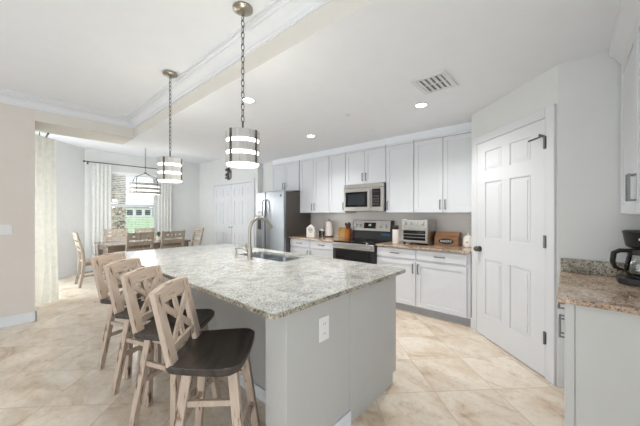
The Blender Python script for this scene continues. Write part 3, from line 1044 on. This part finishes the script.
to = thing('toaster_oven', 'stainless countertop toaster oven with glass door and control knobs', 'toaster oven', (-1.855, 3.90, CT))
TW, TH, TD = 0.385, 0.365, 0.33
MB().box(0, TW, 0.012, TD, 0.025, TH).build('oven_body', 'steel_warm', to, 0.012)
for fx_ in (0.03, TW - 0.03):
    for fy_ in (0.04, TD - 0.04):
        MB().cyl((fx_, fy_, 0), (fx_, fy_, 0.027), 0.016, n=12).build('foot', 'black', to)
tf = MB().box(0.004, TW - 0.004, 0.0, 0.013, 0.255, TH - 0.008).build('control_panel', 'steel_warm', to, 0.003)
for kx in (0.06, 0.145, 0.23, 0.315):
    MB().tube([(kx, 0, 0.31), (kx, -0.008, 0.31), (kx, -0.009, 0.31), (kx, -0.025, 0.31)], 0.03, 16, False, [0.031, 0.031, 0.023, 0.02]).build('knob', 'steel_warm', tf)
td = MB().relief(0.01, 0.04, TW - 0.02, 0.205, 0.012, 0.016, [(0.02, TW - 0.04, 0.025, 0.165, 0.006)]).build('oven_door', 'steel_warm', to, 0.002)
MB().box(0.032, TW - 0.032, -0.001, 0.003, 0.067, 0.203).build('door_glass', 'blackglass', td)
for z_ in (0.105, 0.15):
    MB().box(0.035, TW - 0.035, -0.0025, -0.001, z_, z_ + 0.006).build('rack', 'steel_warm', td)
hd = MB().cyl((0.03, -0.035, 0.225), (TW - 0.03, -0.035, 0.225), 0.009, n=12)
for hx_ in (0.045, TW - 0.045):
    hd.box(hx_ - 0.007, hx_ + 0.007, -0.035, 0.0, 0.219, 0.231)
hd.build('door_handle', 'steel_warm', td)

bx = thing('bread_box', 'honey brown wooden bread box with a black oval label', 'bread box', (-1.44, 4.075, CT), 0.04)
BW = 0.315
MB().box(0, BW, 0, 0.19, 0, 0.115).build('box_body', 'breadwood', bx, 0.004)
MB().prism([(0, 0.116), (0.19, 0.116), (0.19, 0.185), (0.09, 0.185), (0.012, 0.13)], 'x', 0.002, BW - 0.002).build('lid', 'breadwood', bx, 0.004)
for sx_ in (-0.0, BW):
    s = -1 if sx_ == 0 else 1
    MB().tube([(sx_, 0.05, 0.085), (sx_ + s * 0.014, 0.06, 0.09), (sx_ + s * 0.014, 0.13, 0.09), (sx_, 0.14, 0.085)], 0.005, 8).build('side_handle', 'pewter', bx)
lb = MB().lathe([(0.001, 0), (0.04, 0), (0.04, 0.003), (0.001, 0.003)], n=32, sx=2.5).build('oval_label', 'black', bx, loc=(BW / 2, 0.0, 0.062), rot=(PI / 2, 0, 0))
text('BAKERY', 0.042, 'whitetext', lb, (0, 0, 0.0035), (0, 0, 0))

cj = thing('cookie_jar', 'round white ceramic jar with lid at the right end of the counter', 'jar', (-1.015, 4.14, CT))
MB().lathe([(0.055, 0), (0.064, 0.01), (0.068, 0.06), (0.062, 0.115), (0.056, 0.122), (0.001, 0.122)], n=28).build('jar_body', 'ceramic', cj)
MB().lathe([(0.062, 0.123), (0.062, 0.13), (0.03, 0.155), (0.011, 0.16), (0.015, 0.18), (0.001, 0.186)], n=28).build('lid', 'ceramic', cj)
MB().box(-0.012, 0.012, -0.0695, -0.066, 0.06, 0.075).build('emblem', 'greytext', cj)

# ================================================================== right-hand counter
rb = thing('base_cabinet', 'light grey base cabinet with flat end panel below the coffee maker', 'cabinet', (-0.02, 2.895, 0), -PI / 2)
# local x runs towards the camera (world -Y), front faces world -X
RL = 0.865
MB().box(0.0, RL - 0.012, 0.021, 0.64, 0.10, 0.884).build('cabinet_box', 'cabinet', rb)
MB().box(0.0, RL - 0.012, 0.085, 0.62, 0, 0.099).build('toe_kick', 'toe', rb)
ep = MB().box(RL - 0.0115, RL - 0.004, 0.045, 0.64, 0.0, 0.884).build('end_panel', 'panelgrey', rb)
MB().box(RL - 0.0115, RL, 0.003, 0.040, 0.0, 0.884).build('corner_stile', 'panelgrey', rb, 0.002)
for k in range(2):
    a, b_ = 0.01 + 0.425 * k, 0.43 + 0.425 * k
    d = MB().relief(a, 0.742, b_ - a, 0.128, 0.02, 0.02, []).build('drawer', 'cabinet', rb, 0.003)
    bar_handle(d, (a + b_) / 2, 0, 0.808, 0.13, False)
    d = shaker(a, b_, 0.112, 0.715, 0.02).build('cabinet_door', 'cabinet', rb, 0.0015)
    bar_handle(d, b_ - 0.036 if k == 0 else a + 0.036, 0, 0.62, 0.13, True)
tag(MB().box(-0.055, 0.639, 2.0, 2.905, 0.885, 0.914).build('coffee_countertop', 'granite_brown', bevel=0.005), 'brown speckled granite countertop under the coffee maker', 'countertop')
tag(MB().box(-0.052, 0.639, 2.885, 2.906, 0.915, 1.02).build('granite_backsplash', 'granite_dark', bevel=0.003), 'olive speckled granite backsplash strip behind the coffee maker', 'backsplash')

ru = thing('upper_cabinet', 'white upper cabinet with crown moulding above the coffee maker', 'cabinet', (0.27, 2.90, 1.36), -PI / 2)
MB().box(0.0, 1.40, 0.021, 0.368, 0, 1.06).build('cabinet_box', 'cabinet', ru)
for a, b_, side in ((0.0, 0.60, 'r'), (0.60, 1.20, 'l')):
    d = shaker(a + 0.003, b_ - 0.003, 0.006, 1.04, 0.02).build('cabinet_door', 'cabinet', ru, 0.0015)
    bar_handle(d, b_ - 0.03 if side == 'r' else a + 0.03, 0, 0.15, 0.15, True)
MB().prism([(0.02, 1.04), (0.0, 1.06), (-0.012, 1.075), (-0.02, 1.10), (-0.055, 1.135), (-0.06, 1.178), (0.3, 1.178), (0.3, 1.04)], 'x', 0.0, 1.40).build('crown_moulding', 'trim', ru)

cm = thing('coffee_maker', 'black drip coffee maker with glass carafe on the brown granite', 'coffee maker', (0.35, 2.70, 0.9145))
MB().prism(rounded_rect(-0.115, 0.15, -0.095, 0.095, 0.06), 'z', 0, 0.045).build('base', 'black', cm, 0.006)
MB().prism(rounded_rect(0.07, 0.15, -0.095, 0.095, 0.03), 'z', 0.045, 0.235).build('water_tank', 'black', cm, 0.004)
MB().lathe([(0.062, 0.232), (0.078, 0.245), (0.09, 0.325), (0.094, 0.33), (0.094, 0.338), (0.08, 0.345), (0.001, 0.347)], (-0.0, 0, 0), 28).build('brew_basket', 'black', cm)
MB().prism(rounded_rect(0.03, 0.15, -0.095, 0.095, 0.03), 'z', 0.236, 0.34).build('tank_top', 'black', cm, 0.004)
MB().box(-0.03, 0.03, -0.0925, -0.085, 0.285, 0.297).build('badge', 'whitetext', cm)
MB().lathe([(0.062, 0.046), (0.068, 0.05), (0.068, 0.052), (0.062, 0.052)], (-0.01, 0, 0), 28, closed=True).build('warming_plate', 'pewter', cm)
car = MB().lathe([(0.055, 0.056), (0.071, 0.07), (0.074, 0.11), (0.06, 0.18), (0.052, 0.205), (0.05, 0.205), (0.057, 0.178), (0.071, 0.11), (0.068, 0.072), (0.001, 0.058)], (-0.01, 0, 0), 28).build('carafe', 'glass', cm)
MB().lathe([(0.054, 0.206), (0.054, 0.222), (0.03, 0.229), (0.001, 0.229)], (-0.01, 0, 0), 24).lathe([(0.054, 0.188), (0.061, 0.188), (0.056, 0.206), (0.052, 0.206)], (-0.01, 0, 0), 24, closed=True).build('carafe_lid', 'black', car)
MB().tube([(-0.055, -0.02, 0.212), (-0.105, -0.03, 0.212), (-0.132, -0.035, 0.195), (-0.138, -0.036, 0.14), (-0.125, -0.033, 0.10), (-0.085, -0.02, 0.085)], 0.012, 8, False, [0.012, 0.014, 0.015, 0.014, 0.012, 0.007]).build('carafe_handle', 'black', car)
MB().cyl((0.02, -0.03, 0.06), (0.02, -0.03, 0.2), 0.012).build('brew_stem', 'steel', cm)

# ================================================================== bar stools
# local: sitter faces +Y, origin on the floor under the seat centre
def make_stool(label, loc, rz):
    t = thing('bar_stool', label, 'bar stool', loc, rz, 'wooden bar stools along the island')
    SZ = 0.638
    # saddle seat, wider at the front
    s = MB()
    n, m_ = 12, 10
    top, bot = [], []
    for j in range(m_ + 1):
        v = j / m_
        y = -0.19 + 0.365 * v
        hwid = 0.199 + 0.045 * math.sin(v * PI / 2) - 0.055 * (max(0, v - 0.8) / 0.2) ** 2 - 0.03 * (max(0, 0.12 - v) / 0.12) ** 2
        rt, rb_ = [], []
        for i in range(n + 1):
            u = -1 + 2 * i / n
            yy = y + (0.012 * (1 - u * u) if v > 0.95 else 0)
            dip = 0.016 * (1 - (abs(u)) ** 2.2) * (0.4 + 0.6 * math.sin(PI * min(1, v * 1.05)))
            rt.append(s.bm.verts.new((u * hwid, yy, SZ + 0.004 - dip)))
            rb_.append(s.bm.verts.new((u * hwid, yy, SZ - 0.034)))
        top.append(rt)
        bot.append(rb_)
    for j in range(m_):
        for i in range(n):
            s.bm.faces.new([top[j][i], top[j][i + 1], top[j + 1][i + 1], top[j + 1][i]])
            s.bm.faces.new([bot[j][i + 1], bot[j][i], bot[j + 1][i], bot[j + 1][i + 1]])
        s.bm.faces.new([top[j + 1][0], bot[j + 1][0], bot[j][0], top[j][0]])
        s.bm.faces.new([top[j][n], bot[j][n], bot[j + 1][n], top[j + 1][n]])
    for i in range(n):
        s.bm.faces.new([top[0][i], bot[0][i], bot[0][i + 1], top[0][i + 1]])
        s.bm.faces.new([top[m_][i + 1], bot[m_][i + 1], bot[m_][i], top[m_][i]])
    s.build('seat', 'seat', t, 0.006, 3)
    # swivel plate and leg frame
    MB().cyl((0, 0, SZ - 0.05), (0, 0, SZ - 0.035), 0.09, n=20).build('swivel_plate', 'pewter', t)
    f = 0.108
    ap = MB()
    for sx_, sy_ in ((0, -1), (0, 1)):
        ap.box(-f, f, sy_ * f - 0.012, sy_ * f + 0.012, SZ - 0.11, SZ - 0.051)
    for sx_ in (-1, 1):
        ap.box(sx_ * f - 0.012, sx_ * f + 0.012, -f, f, SZ - 0.11, SZ - 0.051)
    ap.build('apron', 'frame', t, 0.003)
    top_z = SZ - 0.05

    def leg_pt(sx_, sy_, z):
        k = 1 - z / top_z
        return Vector((sx_ * (0.112 + 0.073 * k), sy_ * (0.11 + 0.073 * k), z))
    for sx_ in (-1, 1):
        for sy_ in (-1, 1):
            MB().bar(leg_pt(sx_, sy_, 0.0), leg_pt(sx_, sy_, top_z), 0.036, 0.042, (1, 0, 0), 0.042, 0.05).build('leg', 'frame', t, 0.004)
    for sx_ in (-1, 1):
        MB().bar(leg_pt(sx_, -1, 0.40), leg_pt(sx_, 1, 0.40), 0.03, 0.02, (0, 0, 1)).build('stretcher', 'frame', t, 0.002)
    MB().bar(leg_pt(-1, 1, 0.20), leg_pt(1, 1, 0.20), 0.036, 0.022, (0, 0, 1)).build('stretcher', 'frame', t, 0.002)
    MB().bar(leg_pt(-1, -1, 0.28), leg_pt(1, -1, 0.28), 0.03, 0.02, (0, 0, 1)).build('stretcher', 'frame', t, 0.002)
    # back: two flat posts, top rail, bottom rail, crossing lattice
    z0, z1 = SZ + 0.0, 0.985
    y0, y1 = -0.158, -0.24

    def bp(x, z):
        k = (z - z0) / (z1 - z0)
        return Vector((x * (1 + 0.03 * k), y0 + (y1 - y0) * k, z))
    for sx_ in (-1, 1):
        MB().bar(bp(sx_ * 0.152 + 0.012, z0 - 0.004), bp(sx_ * 0.152 + 0.012, z1 - 0.01), 0.072, 0.03, (1, 0, 0), 0.058, 0.026).build('back_post', 'frame', t, 0.004)
    r = MB()
    prev = None
    pl = []
    for k in range(9):
        u = -1 + k / 4
        pl.append((u * 0.178 + 0.012, 0.014 * (1 - u * u)))
    for za, zb in ((0.912, 0.985),):
        ra, rb2, rc, rd_ = [], [], [], []
        for x, bow in pl:
            a_, b2 = bp(x, za), bp(x, zb)
            crest = 0.012 * (1 - ((x - 0.012) / 0.178) ** 2)
            ra.append(r.bm.verts.new(a_ + Vector((0, -0.016 - bow, 0))))
            rb2.append(r.bm.verts.new(b2 + Vector((0, -0.016 - bow, crest))))
            rc.append(r.bm.verts.new(b2 + Vector((0, 0.014 - bow, crest))))
            rd_.append(r.bm.verts.new(a_ + Vector((0, 0.014 - bow, 0))))
        rings = list(zip(ra, rb2, rc, rd_))
        r._skin([list(q) for q in rings])
    r.build('top_rail', 'frame_across', t, 0.004)
    MB().bar(bp(-0.13, 0.695), bp(0.15, 0.695), 0.045, 0.022, (0, 0, 1)).build('bottom_rail', 'frame', t, 0.003)
    lat = MB()
    off = Vector((0, 0.006, 0))
    lat.bar(bp(-0.13, 0.92) + off, bp(0.13, 0.71) + off, 0.034, 0.012, (1, 0, 0))
    lat.bar(bp(0.14, 0.92) - off, bp(-0.13, 0.71) - off, 0.034, 0.012, (1, 0, 0))
    lat.bar(bp(0.005, 0.92), bp(0.005, 0.70), 0.034, 0.014, (1, 0, 0))
    lat.build('lattice', 'frame', t, 0.002)
    return t


SR = math.radians(-46)
st = make_stool('whitewashed wooden bar stool with dark seat, nearest to the camera', (-1.45, 0.775, 0), SR)
for c in kids(st):
    if c.name.split('.')[0] in ('leg', 'stretcher', 'apron'):
        c.location.x = -0.03
for loc, rz, lab in (((-1.985, 0.785, 0), -50, 'whitewashed bar stool with dark seat, second from the near end of the island'),
                     ((-2.475, 0.795, 0), -50, 'whitewashed bar stool with dark seat, third from the near end of the island'),
                     ((-2.97, 0.80, 0), -51, 'whitewashed bar stool with dark seat, last in the row beside the dining table')):
    s2 = dup(st, loc, math.radians(rz), lab)
    for c in kids(s2):                                   # the seats swivel on their leg frames
        if c.name.split('.')[0] in ('leg', 'stretcher', 'apron'):
            c.rotation_euler.z = math.radians(-20)
            c.location.x = 0

# ================================================================== dining set
tb = thing('dining_table', 'grey brown rectangular dining table in front of the window', 'table', (-6.92, 2.04, 0))
TX, TY = 0.50, 0.78
MB().box(-TX, TX, -TY, TY, 0.725, 0.76).build('tabletop', 'tabletop', tb, 0.005)
MB().box(-TX + 0.06, TX - 0.06, -TY + 0.06, TY - 0.06, 0.625, 0.724).build('apron', 'tableapron', tb, 0.003)
for sx_ in (-1, 1):
    for sy_ in (-1, 1):
        MB().bar((sx_ * (TX - 0.08), sy_ * (TY - 0.08), 0), (sx_ * (TX - 0.08), sy_ * (TY - 0.08), 0.724), 0.07, 0.07, (1, 0, 0), 0.09, 0.09).build('leg', 'tableapron', tb, 0.005)


def make_chair(label, loc, rz):
    t = thing('dining_chair', label, 'chair', loc, rz, 'dining chairs round the dining table')
    w = 0.205
    MB().box(-0.225, 0.225, -0.20, 0.235, 0.44, 0.468).build('seat', 'frame', t, 0.012, 3)
    MB().box(-w + 0.03, w - 0.03, -0.17, 0.20, 0.385, 0.439).build('seat_frame', 'driftwood', t, 0.003)
    for sx_ in (-1, 1):
        MB().bar((sx_ * w, 0.205, 0), (sx_ * (w - 0.005), 0.195, 0.439), 0.034, 0.034, (1, 0, 0), 0.042, 0.042).build('leg', 'driftwood', t, 0.004)
        p = MB()
        rings = []
        for yy, zz, ww, tt in ((-0.255, 0.0, 0.036, 0.04), (-0.215, 0.22, 0.04, 0.045), (-0.195, 0.44, 0.042, 0.05), (-0.205, 0.60, 0.042, 0.045), (-0.245, 0.80, 0.04, 0.036), (-0.30, 1.01, 0.036, 0.028)):
            rings.append([p.bm.verts.new((sx_ * w + a * ww / 2, yy + b2 * tt / 2, zz)) for a, b2 in ((-1, -1), (1, -1), (1, 1), (-1, 1))])
        p._skin(rings)
        p.build('rear_leg', 'driftwood', t, 0.003)
        MB().bar((sx_ * w, -0.222, 0.2), (sx_ * w, 0.203, 0.2), 0.03, 0.02, (0, 0, 1)).build('stretcher', 'driftwood', t, 0.002)

    def yb(z):
        return -0.205 - 0.095 * (z - 0.6) / 0.41 - 0.008 * math.sin((z - .6) / .41 * PI)
    # top rail pierced by four small slots, and two slats below
    r = MB()
    za, zb, zc, zd = 0.865, 0.915, 0.945, 1.0
    def strip(x0, x1, z0_, z1_):
        r.prism([(yb(z0_) - 0.011, z0_), (yb(z0_) + 0.011, z0_), (yb(z1_) + 0.011, z1_), (yb(z1_) - 0.011, z1_)], 'x', x0, x1)
    strip(-w, w, za, zb)
    strip(-w, w, zc, zd)
    for xa, xb in ((-w, -0.14), (-0.09, -0.05), (-0.02, 0.02), (0.05, 0.09), (0.14, w)):
        strip(xa, xb, zb, zc)
    r.build('top_rail', 'driftwood', t)
    for za_, zb_ in ((0.755, 0.835), (0.645, 0.70)):
        MB().prism([(yb(za_) - 0.009, za_), (yb(za_) + 0.009, za_), (yb(zb_) + 0.009, zb_), (yb(zb_) - 0.009, zb_)], 'x', -w, w).build('slat', 'driftwood', t, 0.002)
    return t


ch = make_chair('driftwood dining chair with its back to the kitchen, nearer the left end of the table', (-6.33, 1.72, 0), PI / 2)
dup(ch, (-6.33, 2.31, 0), PI / 2, 'driftwood dining chair with its back to the kitchen, nearer the closet doors')
dup(ch, (-6.90, 1.18, 0), 0.0, 'driftwood dining chair at the left end of the table, seen side on')
dup(ch, (-6.92, 2.96, 0), PI, 'dining chair at the right end of the table beside the closet doors')
dup(ch, (-7.50, 1.72, 0), -PI / 2, 'dining chair on the window side of the table, below the palm trunk')
dup(ch, (-7.50, 2.31, 0), -PI / 2, 'dining chair on the window side of the table, hidden mostly by the nearer chairs')

for (x, y, h, lab) in ((-6.98, 1.80, 0.085, 'small dark green plant in a white pot, left on the dining table'),
                       (-6.95, 2.06, 0.085, 'small dark green plant in a white pot, at the middle of the dining table'),
                       (-6.92, 2.32, 0.10, 'small bright green plant in a white pot, right on the dining table')):
    p = thing('potted_plant', lab, 'plant', (x, y, 0.7605), 0, 'potted plants on the dining table')
    MB().lathe([(0.04, 0), (0.045, 0.005), (0.055, 0.075), (0.05, 0.075), (0.046, 0.065), (0.001, 0.065)], n=18).build('pot', 'ceramic', p)
    lf = MB()
    rnd = random.Random(int(y * 100))
    for k in range(26):
        a = rnd.uniform(0, 2 * PI)
        q = rnd.uniform(0.2, 1)
        base_ = Vector((0, 0, 0.062))
        tip = Vector((math.cos(a) * 0.075 * q, math.sin(a) * 0.075 * q, 0.065 + 0.13 * (1.15 - q * 0.6) * h / 0.09))
        md_ = (base_ + tip) / 2 + Vector((0, 0, 0.02))
        sd_ = Vector((-math.sin(a), math.cos(a), 0)) * 0.014
        v = [lf.bm.verts.new(c) for c in (base_ - sd_ * .2, base_ + sd_ * .2, md_ + sd_, tip, md_ - sd_)]
        lf.bm.faces.new(v)
    lf.build('foliage', 'greenleaf', p)


# ================================================================== curtains
def curtain(width, height, waves, depth, flare=0.0):
    m = MB()
    nu, nv = waves * 8, 10
    g = []
    for j in range(nv + 1):
        v = j / nv
        row = []
        for i in range(nu + 1):
            u = i / nu
            w_ = width * (1 + flare * v * v)
            row.append(m.bm.verts.new(((u - 0.5) * w_, depth * math.sin(u * waves * 2 * PI + 0.6 * math.sin(3 * v)) * (0.6 + 0.4 * v), height * (1 - v))))
        g.append(row)
    for j in range(nv):
        for i in range(nu):
            m.bm.faces.new([g[j][i], g[j][i + 1], g[j + 1][i + 1], g[j + 1][i]])
    return m


def curtain_thing(label, loc, rz, width, height, waves, depth, m, flare=0.0):
    o = curtain(width, height, waves, depth, flare).build('curtain', m, loc=loc, rot=(0, 0, rz), sharp=3)
    md = o.modifiers.new('thickness', 'SOLIDIFY')
    md.thickness = 0.002
    return tag(o, label, 'curtain')


curtain_thing('white sheer curtain gathered at the left side of the dining window', (XW + 0.115, 1.55, 0.03), PI / 2, 0.38, 2.50, 5, 0.02, 'sheer')
curtain_thing('white sheer curtain gathered at the right side of the dining window', (XW + 0.115, 2.93, 0.03), PI / 2, 0.38, 2.50, 5, 0.02, 'sheer')
curtain_thing('long cream sheer curtain hanging at the left edge of the dining opening', (-5.91, 0.43, 0.012), 2.30, 0.30, 2.50, 3, 0.04, 'cream', 0.3)
rod = thing('curtain_rod', 'dark metal curtain rod with round finials above the dining window', 'curtain rod', (XW + 0.115, 2.24, 2.555))
MB().cyl((0, -1.0, 0), (0, 1.0, 0), 0.011, n=12).build('rod', 'pewter', rod)
for s in (-1, 1):
    MB().lathe([(0.001, -0.026), (0.018, -0.018), (0.026, 0), (0.018, 0.018), (0.001, 0.026)], (0, s * 1.015, 0), 14).build('finial', 'pewter', rod)
    MB().box(-0.115, 0.006, s * 0.94 - 0.008, s * 0.94 + 0.008, -0.016, -0.008).box(-0.115, -0.108, s * 0.94 - 0.015, s * 0.94 + 0.015, -0.05, 0.03).build('bracket', 'pewter', rod)
rod2 = thing('curtain_rod', 'curtain rod over the sliding door carrying the cream curtain', 'curtain rod', (-6.4, 0.43, 2.52))
MB().cyl((-0.75, 0, 0), (0.76, 0, 0), 0.011, n=12).build('rod', 'pewter', rod2)
MB().cyl((0.7, 0, 0), (0.7, 0, 0.30), 0.006).cyl((-0.7, 0, 0), (-0.7, 0, 0.30), 0.006).build('bracket', 'pewter', rod2)


# ================================================================== lights
def chain_mesh(x, y, z0, z1, pitch=0.042):
    m = MB()
    n = int((z1 - z0) / pitch)
    p = (z1 - z0) / n
    for k in range(n):
        zc = z0 + p * (k + 0.5)
        pts = []
        for i in range(10):
            a = 2 * PI * i / 10
            u, v = math.cos(a) * 0.011, math.sin(a) * (p * 0.64)
            pts.append((x + u, y, zc + v) if k % 2 else (x, y + u, zc + v))
        m.tube(pts, 0.003, 6, True)
    return m


def make_pendant(label, loc):
    t = thing('pendant_light', label, 'pendant light', loc, 0, 'drum pendants over the island')
    R0, H0 = 0.117, 0.24       # shade radius and height; origin at the bottom of the shade
    drop = TZ - loc[2]
    MB().lathe([(0.001, drop), (0.07, drop - 0.0005), (0.07, drop - 0.012), (0.05, drop - 0.024), (0.014, drop - 0.028), (0.012, drop - 0.045), (0.001, drop - 0.046)], n=26).build('canopy', 'nickel', t)
    chain_mesh(0, 0, H0 + 0.075, drop - 0.045).build('chain', 'pewter', t)
    st_ = MB().cyl((0, 0, H0 - 0.03), (0, 0, H0 + 0.08), 0.007, n=10)
    for k in range(3):
        a = 2 * PI * k / 3 + 0.4
        st_.tube([(0, 0, H0 + 0.01), (math.cos(a) * (R0 - 0.006), math.sin(a) * (R0 - 0.006), H0 - 0.012)], 0.004, 6)
    st_.build('stem', 'pewter', t)
    hb = 0.058
    for zc in (0.014, 0.098, 0.182):
        MB().lathe([(R0, zc), (R0, zc + hb), (R0 - 0.004, zc + hb), (R0 - 0.004, zc)], n=40, closed=True).build('shade_band', 'band', t)
    for k in range(4):
        a = 2 * PI * k / 4 + math.radians(-74.5)
        s = MB()
        c_, s__ = math.cos(a), math.sin(a)
        s.bar((c_ * (R0 + 0.002), s__ * (R0 + 0.002), 0.012), (c_ * (R0 + 0.002), s__ * (R0 + 0.002), 0.242), 0.018, 0.003, (-s__, c_, 0))
        for zc in (0.043, 0.127, 0.211):
            s.cyl((c_ * (R0 + 0.003), s__ * (R0 + 0.003), zc), (c_ * (R0 + 0.009), s__ * (R0 + 0.009), zc), 0.007, 0.004, 8)
        s.build('strap', 'pewter', t)
    MB().lathe([(0.001, 0.004), (R0 - 0.01, 0.004), (R0 - 0.009, 0.235), (R0 - 0.012, 0.235), (R0 - 0.013, 0.008), (0.001, 0.008)], n=36).build('diffuser', 'glow', t)
    return t


pd = make_pendant('drum pendant of grey wood bands, the larger and nearer one over the island', (-1.73, 1.125, 1.70))
dup(pd, (-3.09, 1.145, 1.69), math.radians(26), 'drum pendant of grey wood bands, the farther one over the island toward the dining table')
for x in (-1.73, -3.09):
    lamp('pendant_bulb', 'POINT', (x, 1.13, 1.64), 3.5, (1, 0.93, 0.84), shadow_soft_size=0.1)

chd = thing('chandelier', 'oval chandelier of grey wood bands hanging over the dining table', 'chandelier', (-6.93, 2.06, 1.785))
dc = TZ + 0.04 - 1.785
MB().lathe([(0.001, dc), (0.07, dc - 0.0005), (0.07, dc - 0.015), (0.02, dc - 0.03), (0.001, dc - 0.03)], n=24).build('canopy', 'pewter', chd)
chain_mesh(0, 0, 0.47, dc - 0.03).build('chain', 'pewter', chd)
MB().lathe([(0.001, 0.44), (0.025, 0.445), (0.03, 0.46), (0.012, 0.475), (0.001, 0.476)], n=16).build('hub', 'pewter', chd)
rx, ry = 0.16, 0.30
for sx_, sy_ in ((1, 1), (1, -1), (-1, 1), (-1, -1)):
    MB().tube([(0, 0, 0.455), (sx_ * 0.08, sy_ * 0.18, 0.36), (sx_ * rx * 0.72, sy_ * ry * 0.68, 0.26)], 0.006, 8).tube([(sx_ * rx * 0.72, sy_ * ry * 0.68, 0.32), (sx_ * rx * 0.72, sy_ * ry * 0.68, 0.02)], 0.006, 8).build('arm', 'pewter', chd)
for zc in (0.0, 0.09, 0.18):
    MB().lathe([(1, zc), (1, zc + 0.05), (0.975, zc + 0.05), (0.975, zc)], n=44, sx=rx, sy=ry, closed=True).build('shade_band', 'band', chd)
MB().lathe([(0.001, 0.02), (0.90, 0.02), (0.90, 0.21), (0.88, 0.21), (0.88, 0.025), (0.001, 0.025)], n=40, sx=rx, sy=ry).build('diffuser', 'glow_soft', chd)


lamp('chandelier_bulb', 'POINT', (-6.93, 2.06, 1.70), 26, (1, 0.97, 0.93), shadow_soft_size=0.2)


def can(label, x, y):
    t = thing('recessed_ceiling_light', label, 'ceiling light', (x, y, KZ), 0, 'recessed lights in the kitchen ceiling')
    MB().lathe([(0.075, -0.001), (0.074, -0.006), (0.056, -0.008), (0.055, -0.002)], n=28, closed=True).build('trim_ring', 'trim', t)
    MB().lathe([(0.001, -0.0015), (0.055, -0.0015), (0.055, -0.004), (0.001, -0.006)], n=24).build('lamp_lens', 'canlight', t)
    s = lamp('recessed_lamp', 'SPOT', (0, 0, -0.02), 52, (1, 0.97, 0.93), t, spot_size=2.5, spot_blend=0.8, shadow_soft_size=0.06)
    return t


can('lit round recessed light behind the chain of the nearer pendant', -2.48, 1.68)
can('lit round recessed light in front of the cabinets left of the microwave', -2.93, 3.09)
can('lit round recessed light beside the ceiling air vent', -1.20, 3.0)

vt = thing('air_vent', 'white louvred air vent in the kitchen ceiling', 'air vent', (-0.91, 2.57, KZ))
MB().box(-0.15, 0.15, -0.18, -0.14, -0.012, -0.001).box(-0.15, 0.15, 0.14, 0.18, -0.012, -0.001).box(-0.15, -0.11, -0.14, 0.14, -0.012, -0.001).box(0.11, 0.15, -0.14, 0.14, -0.012, -0.001).build('vent_frame', 'trim', vt, 0.002)
MB().box(-0.115, 0.115, -0.145, 0.145, -0.0025, -0.0008).build('vent_duct', 'platedark', vt)
lv = MB()
for k in range(5):
    x = -0.095 + 0.045 * k
    lv.prism([(x - 0.018, -0.004), (x - 0.017, -0.003), (x + 0.017, -0.014), (x + 0.016, -0.016)], 'y', -0.14, 0.14)
lv.box(-0.11, 0.11, -0.004, 0.004, -0.012, -0.003)
lv.build('louvres', 'trim', vt)

sp = thing('sprinkler_head', 'small white fire sprinkler cap in the kitchen ceiling', 'sprinkler', (-1.97, 2.72, KZ))
MB().lathe([(0.03, -0.001), (0.03, -0.004), (0.012, -0.006), (0.012, -0.022), (0.001, -0.022)], n=16).build('sprinkler_cap', 'trim', sp)

sw = thing('light_switch', 'white double light switch on the left wall', 'light switch', (XL, 0.012, 1.17), PI / 2)
MB().box(-0.058, 0.058, -0.006, -0.0005, -0.06, 0.06).build('cover_plate', 'plate', sw, 0.002)
for x in (-0.024, 0.024):
    MB().box(x - 0.016, x + 0.016, -0.009, -0.006, -0.033, 0.033).build('rocker', 'plate', sw, 0.001)

wo = thing('wall_ornament', 'mottled grey metal ornament on the wall above the closet doors', 'ornament', (-6.72, 3.95, 2.40))
om = MB()
rnd = random.Random(5)
for k in range(14):
    x, z = rnd.uniform(-0.07, 0.07), rnd.uniform(-0.17, 0.15)
    om.lathe([(0.001, -0.035), (0.03, -0.02), (0.042, 0), (0.03, 0.02), (0.001, 0.035)], (x, -0.035, z), 8)
om.build('cluster', 'grey_ornament', wo)
MB().bar((0.13, -0.02, -0.13), (0.13, -0.02, 0.08), 0.02, 0.02).bar((0.0, -0.02, 0.12), (0.13, -0.02, 0.07), 0.014, 0.014, (0, 0, 1)).box(-0.02, 0.02, -0.02, -0.001, -0.1, 0.1).build('bracket', 'grey_ornament', wo)
